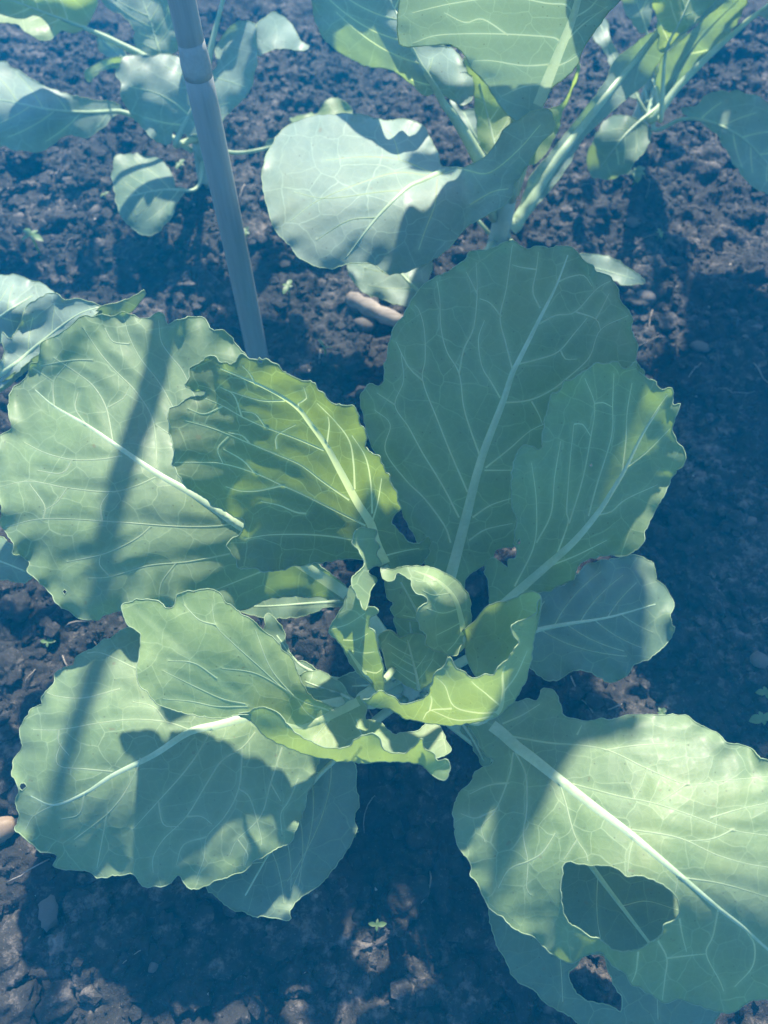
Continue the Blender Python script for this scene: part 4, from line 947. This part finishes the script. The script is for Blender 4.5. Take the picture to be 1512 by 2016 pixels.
leaf(tr_, AR(-0.006, 0.006, 0.05), [dict(o=R2([(960,60),(1000,50),(1020,120),(1060,200),(1110,300),(1060,290),(1010,180),(970,120)]), z=R2([(960,60,.13),(1020,120,.12),(1110,300,.07),(1000,50,.13)]))],
    mid=R2([(1130,350),(1090,280),(1030,180),(990,80)]), m=M_GLAUC, r0=.003, seed=56, grid=10)
leaf(tr_, AR(0.004, 0.010, 0.06), [dict(o=R2([(1040,-80),(1060,20),(1110,100),(1140,80),(1150,-20),(1130,-100)]), z=R2([(1040,-80,.19),(1110,100,.14),(1150,-20,.17)]))],
    mid=R2([(1160,200),(1130,90),(1100,0),(1080,-70)]), auto=2, m=M_GLAUC, r0=.003, seed=57, grid=10)
leaf(tr_, AR(0.010, 0.008, 0.05), [dict(o=R2([(1260,110),(1310,130),(1330,170),(1290,190),(1260,230),(1230,200)]), z=R2([(1260,110,.09),(1330,170,.08),(1260,230,.07)]))],
    mid=R2([(1200,300),(1250,210),(1290,150)]), m=M_INNER, r0=.002, seed=58, grid=10)

def shade_leaf(plant, attach, base, tip, width, seed, label, droop=0.03):
    """an added out-of-view leaf that casts shade, from base and tip in the bed (metres)"""
    b = Vector(base); t = Vector(tip); ax = t - b; side = ax.cross(Vector((0, 0, 1))).normalized()
    org = Vector(plant.location); r = np.random.default_rng(seed)
    ph = r.uniform(0, 6.28, 4)
    prof_u = [0, .05, .12, .25, .42, .58, .72, .84, .93, 1.0]; prof_w = [.03, .28, .50, .80, .97, 1.0, .93, .74, .46, .04]
    def at(u, w):
        pw = float(np.interp(u, prof_u, prof_w)) * (1 + 0.03 * math.sin(31 * u + ph[0]) + 0.02 * math.sin(67 * u + ph[1] + w))
        p = b + ax * u + side * (w * width * pw)
        p.z += droop * math.sin(math.pi * u) + width * 0.18 * w * w + 0.004 * abs(w) ** 3 * math.sin(24 * u + ph[2] + 2 * w)
        return p - org
    nu, nw = 40, 15
    V_ = [at(i / (nu - 1), -1 + 2 * j / (nw - 1)) for i in range(nu) for j in range(nw)]
    F_ = [(i * nw + j, i * nw + j + 1, (i + 1) * nw + j + 1, (i + 1) * nw + j) for i in range(nu - 1) for j in range(nw - 1)]
    me = mesh_from('leaf', V_, F_); me.materials.append(M_GLAUC)
    uvl = me.uv_layers.new(name='leaf'); li = np.zeros(len(me.loops), np.int32); me.loops.foreach_get('vertex_index', li)
    UV = np.array([(v[0] * 2.2 + seed, v[1] * 2.2 + v[2]) for v in V_]); uvl.data.foreach_set('uv', UV[li].ravel())
    me.attributes.new('vein', 'FLOAT', 'POINT')
    o = link('leaf', me, plant); o['label'] = label
    a = Vector(attach) - org
    mid = [at(u, 0) for u in np.linspace(0, .96, 22)]
    c1 = a + (mid[0] - a) * 0.35 + Vector((0, 0, 0.12 * (mid[0] - a).length)); c2 = mid[0] - (mid[3] - mid[0]).normalized() * (mid[0] - a).length * 0.3
    pe = [a * (1 - q) ** 3 + c1 * 3 * (1 - q) ** 2 * q + c2 * 3 * (1 - q) * q * q + mid[0] * q ** 3 for q in np.linspace(0, 1, 14, endpoint=False)]
    path = [tuple(p) for p in pe + mid]
    rad = [0.0065 - 0.0015 * k / 13 for k in range(14)] + [0.005 - 0.0042 * k / 21 for k in range(22)]
    Vt, Ft = tube(path, rad, 8); link('midrib', mesh_from('midrib', Vt, Ft), o, [M_RIB])
    for k in range(6):
        for sd in (-1, 1):
            u0 = 0.08 + 0.13 * k + 0.03 * sd
            pts = [tuple(at(min(.97, u0 + 0.22 * q), sd * 0.86 * q)) for q in np.linspace(0, 1, 9)]
            Vt, Ft = tube(pts, [0.0011 - 0.0007 * q for q in np.linspace(0, 1, 9)], 6); link('vein', mesh_from('vein', Vt, Ft), o, [M_VEIN])
# unseen leaves added high on the plants to cast shade below
shade_leaf(tr_, AR(0.008, -0.008, 0.085), (0.405, 1.00, 0.36), (0.40, 0.60, 0.47), 0.088, 71, 'long leaf added out of view to shade the soil on the right')
shade_leaf(tr_, AR(0.010, 0.0, 0.085), (0.46, 1.08, 0.30), (0.58, 0.84, 0.45), 0.095, 74, 'sideways leaf added out of view to shade the far right soil')
shade_leaf(tl, AL(0.004, 0.006, 0.085), (-0.20, 1.00, 0.33), (-0.02, 1.13, 0.45), 0.085, 72, 'leaf added out of view to shade the soil by the cane')
shade_leaf(top, AU_(0.0, 0.010, 0.085), (0.145, 0.84, 0.42), (0.155, 1.03, 0.53), 0.085, 73, 'unseen top leaf added to shade the lower half of the overhanging leaf')
shade_leaf(top, AU_(0.010, 0.005, 0.09), (0.19, 0.745, 0.40), (0.24, 0.55, 0.48), 0.072, 75, 'narrow unseen leaf added to shade the broad leaf with the thick midrib')

# ------------------------------------------------------------------ the plant at the left edge
nl = empty('cabbage_plant', (-0.55, 0.50, 0.0))
tag(nl, 'brassica plant mostly cut off, one sunlit folded leaf reaching towards the cane', 'cabbage', 'brassica plants in the bed')
stem(nl, 0.12, 0.013)
AN = lambda dx, dy, z: (-0.55 + dx, 0.50 + dy, z)
leaf(nl, AN(0.010, 0.0, 0.08), [
    dict(o=R3([(-160,420),(-120,300),(-20,330),(15,300),(8,250),(10,215),(45,240),(70,190),(85,150),(110,110),(160,80),(210,70),(240,95),(290,90),(340,105),(380,120),(340,160),(270,205),(200,260),(140,300),(80,350),(20,410),(-80,470)]),
    z=R3([(-160,420,.13),(10,230,.185),(110,110,.20),(210,70,.205),(380,125,.205),(270,205,.195),(140,300,.18),(20,410,.165),(-80,470,.14),(150,180,.188)]), c=2.0),
    dict(o=R3([(380,118),(440,105),(500,80),(535,58),(543,72),(515,110),(480,145),(400,155),(330,175),(250,230),(150,300),(145,330),(90,365),(40,410),(0,440),(-60,480),(-30,430),(80,345),(200,255),(290,190)]),
    z=R3([(380,118,.205),(540,62,.20),(480,145,.19),(250,230,.188),(145,330,.172),(-60,480,.14),(20,400,.163)]), c=1.2)],
    mid=R3([(-140,440),(-40,400),(60,330),(180,230),(290,150),(370,122)]), auto=4, m=M_GLAUC, r0=.0045, vr=.0007, seed=61, grid=9, label='bright folded leaf with a frilled top edge')
leaf(nl, AN(0.006, 0.010, 0.06), [dict(o=R3([(-120,-20),(0,0),(60,5),(120,20),(170,45),(205,75),(150,120),(80,190),(40,240),(-40,260),(-140,200)]),
    z=R3([(-120,-20,.12),(60,5,.125),(205,75,.11),(40,240,.11),(-140,200,.11),(40,110,.135)]))],
    mid=R3([(-120,200),(-20,170),(40,130),(120,80)]), auto=3, m=M_GLAUC, r0=.004, vr=.0006, seed=62, grid=10, label='shaded leaf behind the bright folded one')

leaf(nl, AN(0.008, -0.008, 0.05), [dict(o=PX([(-60,1030),(0,1055),(30,1080),(60,1110),(58,1145),(0,1142),(-60,1150),(-100,1090)]), z=PX([(-60,1030,.12),(60,1110,.125),(0,1142,.115),(-100,1090,.1),(-100,1150,.11)]))],
    mid=PX([(-100,1090),(-40,1095),(0,1105),(50,1125)]), m=M_OLD, r0=.002, vr=.0005, seed=15, grid=9, label='leaf corner showing below the striped leaf')

# ------------------------------------------------------------------ the cane
cane = empty('bamboo_cane', (-0.151, 0.62, 0.0))
tag(cane, 'upright grey bamboo cane with a swollen joint stuck into the soil', 'cane')
def cane_seg(z0, z1, ra, rb):
    n = 14
    p = [(0.0008 * math.sin(z * 9), 0.0006 * math.cos(z * 7), z) for z in np.linspace(z0, z1, n)]
    V_, F_ = tube(p, [ra + (rb - ra) * i / (n - 1) for i in range(n)], 24, 1, (0, 1, 0.01))
    link('culm', mesh_from('culm', V_, F_), cane, [M_CANE])
cane_seg(-0.05, 0.346, 0.0126, 0.0116)
cane_seg(0.346, 0.72, 0.0106, 0.0101)
cane_seg(0.72, 1.15, 0.0100, 0.0094)
for z, r in ((0.346, 0.0119), (0.72, 0.0106)):
    prof = [(-0.010, 0.985), (-0.004, 0.995), (-0.001, 1.012), (0.001, 1.01), (0.003, 0.995), (0.006, 0.97), (0.011, 0.93), (0.018, 0.89)]
    p = [(0.0008 * math.sin(z * 9), 0.0006 * math.cos(z * 7), z + q[0]) for q in prof]
    V_, F_ = tube(p, [r * q[1] for q in prof], 24, 1, (0, 1, 0.01))
    link('node_ring', mesh_from('node_ring', V_, F_), cane, [M_NODE])

# ------------------------------------------------------------------ clods, stones, stick, seedlings
def rock_mesh(name, seed, sub=3, rough=0.28, flat=0.7):
    bm = bmesh.new(); bmesh.ops.create_icosphere(bm, subdivisions=sub, radius=1)
    r = np.random.default_rng(seed)
    P = np.array([v.co[:] for v in bm.verts])
    d = np.ones(len(P))
    for k, am in ((1.6, 0.5), (3.2, 0.34), (6.5, 0.25), (12, 0.18), (22, 0.12)):
        for _ in range(5):
            w = r.normal(size=3); w *= k / np.linalg.norm(w)
            d += rough * am * np.sin(P @ w + r.uniform(0, 6.28)) * 0.7
    S = np.array([r.uniform(.8, 1.2), r.uniform(.7, 1.1), flat * r.uniform(.8, 1.15)])
    Q = P * d[:, None] * S
    for v, q in zip(bm.verts, Q): v.co = q
    me = bpy.data.meshes.new(name); bm.to_mesh(me); bm.free()
    me.polygons.foreach_set('use_smooth', [True] * len(me.polygons))
    return me
CLODS = [rock_mesh('clod', s, 4, 0.62, 0.6) for s in range(8)]
for c in CLODS: c.materials.append(M_SOIL)
def put(me, name, px, py, size_px, sink=0.35, rot=None):
    g = ground_at(px, py)
    d = (Vector((0, 0, H)) - g).length
    s = size_px * 0.5 * d / FPX
    o = bpy.data.objects.new(name, me); COL.objects.link(o)
    o.scale = (s, s, s); o.rotation_euler = (random.uniform(-.3, .3), random.uniform(-.3, .3), random.uniform(0, 6.28) if rot is None else rot)
    o.location = g + Vector((0, 0, s * sink))
    return o
big = [(640,1790,95),(800,1775,70),(935,1960,90),(845,1930,85),(560,1850,60),(690,1860,55),(130,1860,80),(50,1880,95),(180,1780,60),(120,1960,60),(20,1990,70),(250,1900,50),(330,1830,46),(380,1930,60),
       (480,1950,50),(590,1930,48),(740,1955,44),(1050,1900,50),(1390,1170,55),(1450,1310,60),(1340,1040,50),(1400,900,48),(1290,880,44),(1460,1040,46),(1250,590,50),(1310,640,42),(1370,760,46),
       (700,640,52),(690,720,48),(640,740,44),(360,480,50),(360,560,56),(380,510,40),(280,510,44),(120,440,60),(60,330,48),(160,360,44),(230,390,40),(1440,240,52),(1300,270,44),(1150,560,38),
       (30,1200,52),(70,1240,42),(120,1215,46),(20,1320,50),(60,1350,38),(890,1510,56),(860,1580,50),(820,1640,44),(760,1570,40),(870,1690,48),(760,1720,38),(560,60,46),(620,150,36),(560,170,34),(530,380,38),(590,640,36),(1180,420,40),(1100,380,36),(1480,420,44),(1330,480,38),(1060,470,40),(560,1260,40),(600,1240,34),(1440,1170,40),(1400,1250,36)]
for i, (x, y, s) in enumerate(big):
    o = put(CLODS[i % 8], 'soil_clod', x, y, s * 0.85, 0.05)
    tag(o, 'rough lump of dark earth lying on the soil', 'clod', 'clods of earth on the bed')
o = put(rock_mesh('pebble', 51, 3, 0.12, 0.75), 'pebble', 2, 1636, 50, 0.25); o.data.materials.append(M_BROWN); tag(o, 'smooth ochre pebble beside the leaf with the rounded shadow', 'pebble')
o = put(rock_mesh('stone', 52, 3, 0.3, 0.5), 'stone_flake', 108, 1800, 46, 0.5); o.data.materials.append(M_STONE); tag(o, 'pointed flat flake of stone lying out on the soil', 'stone')
for k, (x, y, s) in enumerate([(716,640,40),(705,612,30),(1265,590,34),(40,1560,36),(1472,1030,26),(250,760,20),(1380,690,30),(300,1905,18),(560,1760,22),(700,1690,16),(1130,1460,22),(690,1090,30),(1490,1300,30),(1240,440,22),(1000,540,22),(450,505,24),(190,420,26),(60,160,30),(1440,320,26),(1400,345,20)]):
    o = put(rock_mesh('stone', 70 + k, 2, 0.3, 0.6), 'small_stone', x, y, s, 0.3); o.data.materials.append(M_STONE)
    tag(o, 'small angular brown-grey stone bedded in the soil', 'stone', 'small stones in the soil')
# loose crumbs: too many to count
def crumbs():
    r = np.random.default_rng(5)
    protos = []
    for s in range(6):
        me = rock_mesh('t', 200 + s, 1, 0.5, 0.75)
        protos.append((np.array([v.co[:] for v in me.vertices]), [tuple(p.vertices) for p in me.polygons])); bpy.data.meshes.remove(me)
    n = 30000
    X = r.uniform(-0.8, 0.8, n); Y = r.uniform(-0.12, 1.4, n)
    Z = soil_height(X[:, None], Y[:, None])[:, 0]
    S = 0.0013 + 0.0060 * r.random(n) ** 4.0
    VV, FF = [], []; b = 0
    for i in range(n):
        P, F_ = protos[i % 6]
        a = r.uniform(0, 6.28); c, s = math.cos(a), math.sin(a)
        Q = P * S[i]; Q = np.stack([Q[:, 0] * c - Q[:, 1] * s, Q[:, 0] * s + Q[:, 1] * c, Q[:, 2]], 1) + [X[i], Y[i], Z[i] + S[i] * 0.3]
        VV.append(Q); FF += [tuple(b + k for k in f) for f in F_]; b += len(P)
    return mesh_from('crumbs', np.concatenate(VV), FF, False)
tag(link('soil_crumbs', crumbs(), None, [M_SOIL]), 'loose crumbs of dark earth scattered over the bed', 'crumbs', kind='stuff')

# dry fibres and rootlets
def fibres():
    r = np.random.default_rng(9); VV, FF = [], []; b = 0
    for i in range(170):
        x, y = r.uniform(-0.6, 0.65), r.uniform(-0.08, 1.2); a = r.uniform(0, 6.28); Lf = r.uniform(0.012, 0.045); bend = r.uniform(-1.2, 1.2)
        P = []
        for t in np.linspace(0, 1, 6):
            P.append((x, y, zsoil(x, y) + 0.0012 + 0.004 * math.sin(math.pi * t))); x += math.cos(a + bend * t) * Lf / 5; y += math.sin(a + bend * t) * Lf / 5
        V_, F_ = tube(P, [r.uniform(.0003, .0008)] * 6, 5)
        VV += V_; FF += [tuple(b + q for q in f) for f in F_]; b += len(V_)
    return mesh_from('fibres', VV, FF)
tag(link('dry_fibres', fibres(), None, [M_STICK]), 'dry rootlets and straw bits strewn over the soil', 'fibres', kind='stuff')

# broken stick
g1, g2 = ground_at(688, 600), ground_at(790, 648)
st = empty('broken_stick', g1); tag(st, 'short broken length of pale dry stick lying on the soil', 'stick')
n = 10; d = g2 - g1
p = [tuple(d * (i / (n - 1)) + Vector((0, 0, 0.012 + 0.001 * math.sin(i)))) for i in range(n)]
V_, F_ = tube(p, [(0.0105 + 0.0012 * math.sin(i * 2.3) + random.uniform(-.0009, .0009)) * (0.86 if i in (0, n - 1) else 1) for i in range(n)], 12, 0.9, (0, 0.1, 1))
link('wood', mesh_from('wood', V_, F_), st, [M_STICK])
V_, F_ = tube([tuple(Vector(p[0]) - d.normalized() * 0.0015), tuple(Vector(p[0]) + d.normalized() * 0.001)], [0.0085, 0.0092], 10, 0.9, (0, 0.1, 1))
link('broken_end', mesh_from('broken_end', V_, F_), st, [M_BARK])

# seedlings
def seedling(px, py, size_px, nleaf, label, tall=0.6, spread=1.0, group=None, narrow=0.5):
    size_px *= 0.72
    g = ground_at(px, py); dist = (Vector((0, 0, H)) - g).length
    s = size_px * dist / FPX
    e = empty('weed_seedling', g); tag(e, label, 'seedling', group)
    top_ = Vector((0, 0, s * tall))
    V_, F_ = tube([(0, 0, -0.004), (s * .03, 0, s * tall * .5), tuple(top_)], [s * .05, s * .045, s * .04], 6, 1, (0, 1, 0))
    link('stem', mesh_from('stem', V_, F_), e, [M_WEED])
    a0 = random.uniform(0, 6.28)
    for k in range(nleaf):
        a = a0 + k * 6.283 / nleaf + random.uniform(-.3, .3)
        L_ = s * 0.55 * spread * (random.uniform(.9, 1.15) if k % 2 else random.uniform(.5, .75)); W_ = L_ * narrow
        VV = []; FF = []
        m_ = 8
        for i in range(m_):
            t = i / (m_ - 1); w = W_ * math.sin(math.pi * min(1, t * 0.92 + 0.06)) ** 0.8 * 0.5
            z = s * tall + L_ * (0.25 * t - 0.35 * t * t)
            for j in (-1, 0, 1):
                x_, y_ = L_ * t, w * j
                VV.append((x_ * math.cos(a) - y_ * math.sin(a), x_ * math.sin(a) + y_ * math.cos(a), z + abs(j) * w * 0.25))
        for i in range(m_ - 1):
            for j in range(2):
                FF.append((i * 3 + j, i * 3 + j + 1, (i + 1) * 3 + j + 1, (i + 1) * 3 + j))
        link('leaf', mesh_from('leaf', VV, FF), e, [M_WEED])
seedling(640, 700, 62, 3, 'narrow-leaved green seedling in a lit patch beside the cane', narrow=0.22, spread=1.1)
seedling(742, 1822, 42, 4, 'green seedling alone on shaded soil off the curled cabbage leaf')
seedling(100, 1270, 34, 4, 'tiny seedling on dark soil by the leaf crossed by the cane shadow')
seedling(78, 500, 60, 4, 'upright seedling in shade near the yellow-spotted leaf', tall=.9)
seedling(1245, 365, 60, 5, 'bushy weed seedling beside the round low leaf', narrow=0.6)
for x, y, s in ((1300,1405,34),(1405,1470,34),(1490,1420,52),(1505,1365,40),(1280,1250,20)):
    seedling(x, y, s, 4, 'bright green weed seedling beside the leaf with the heart-shaped hole', group='weeds by the holed leaf', narrow=.7)
for x, y, s in ((570,585,44),(360,345,34),(485,470,36),(1295,470,30),(700,1640,24),(210,395,22)):
    seedling(x, y, s, 4, 'tiny weed seedling half lost in the shaded soil', group='tiny weeds in the bed')

# ------------------------------------------------------------------ blue air added over the bed to stand in for lens flare
hm, N, L = mat('lens_veil')
pv = N.new('ShaderNodeVolumePrincipled')
pv.inputs['Color'].default_value = (0.0, 0.47, 1.0, 1)
pv.inputs['Density'].default_value = 0.094
out = N.new('ShaderNodeOutputMaterial'); L.new(pv.outputs[0], out.inputs['Volume'])
bm = bmesh.new(); bmesh.ops.create_cube(bm, size=1)
for v in bm.verts: v.co = (v.co.x * 130, v.co.y * 130, -1.2 + (v.co.z + 0.5) * 2.45)
me = bpy.data.meshes.new('lens_veil'); bm.to_mesh(me); bm.free()
tag(link('lens_veil', me, None, [hm]), 'blue veil of lens flare, built as tinted air over the bed', 'lens_veil', kind='stuff')
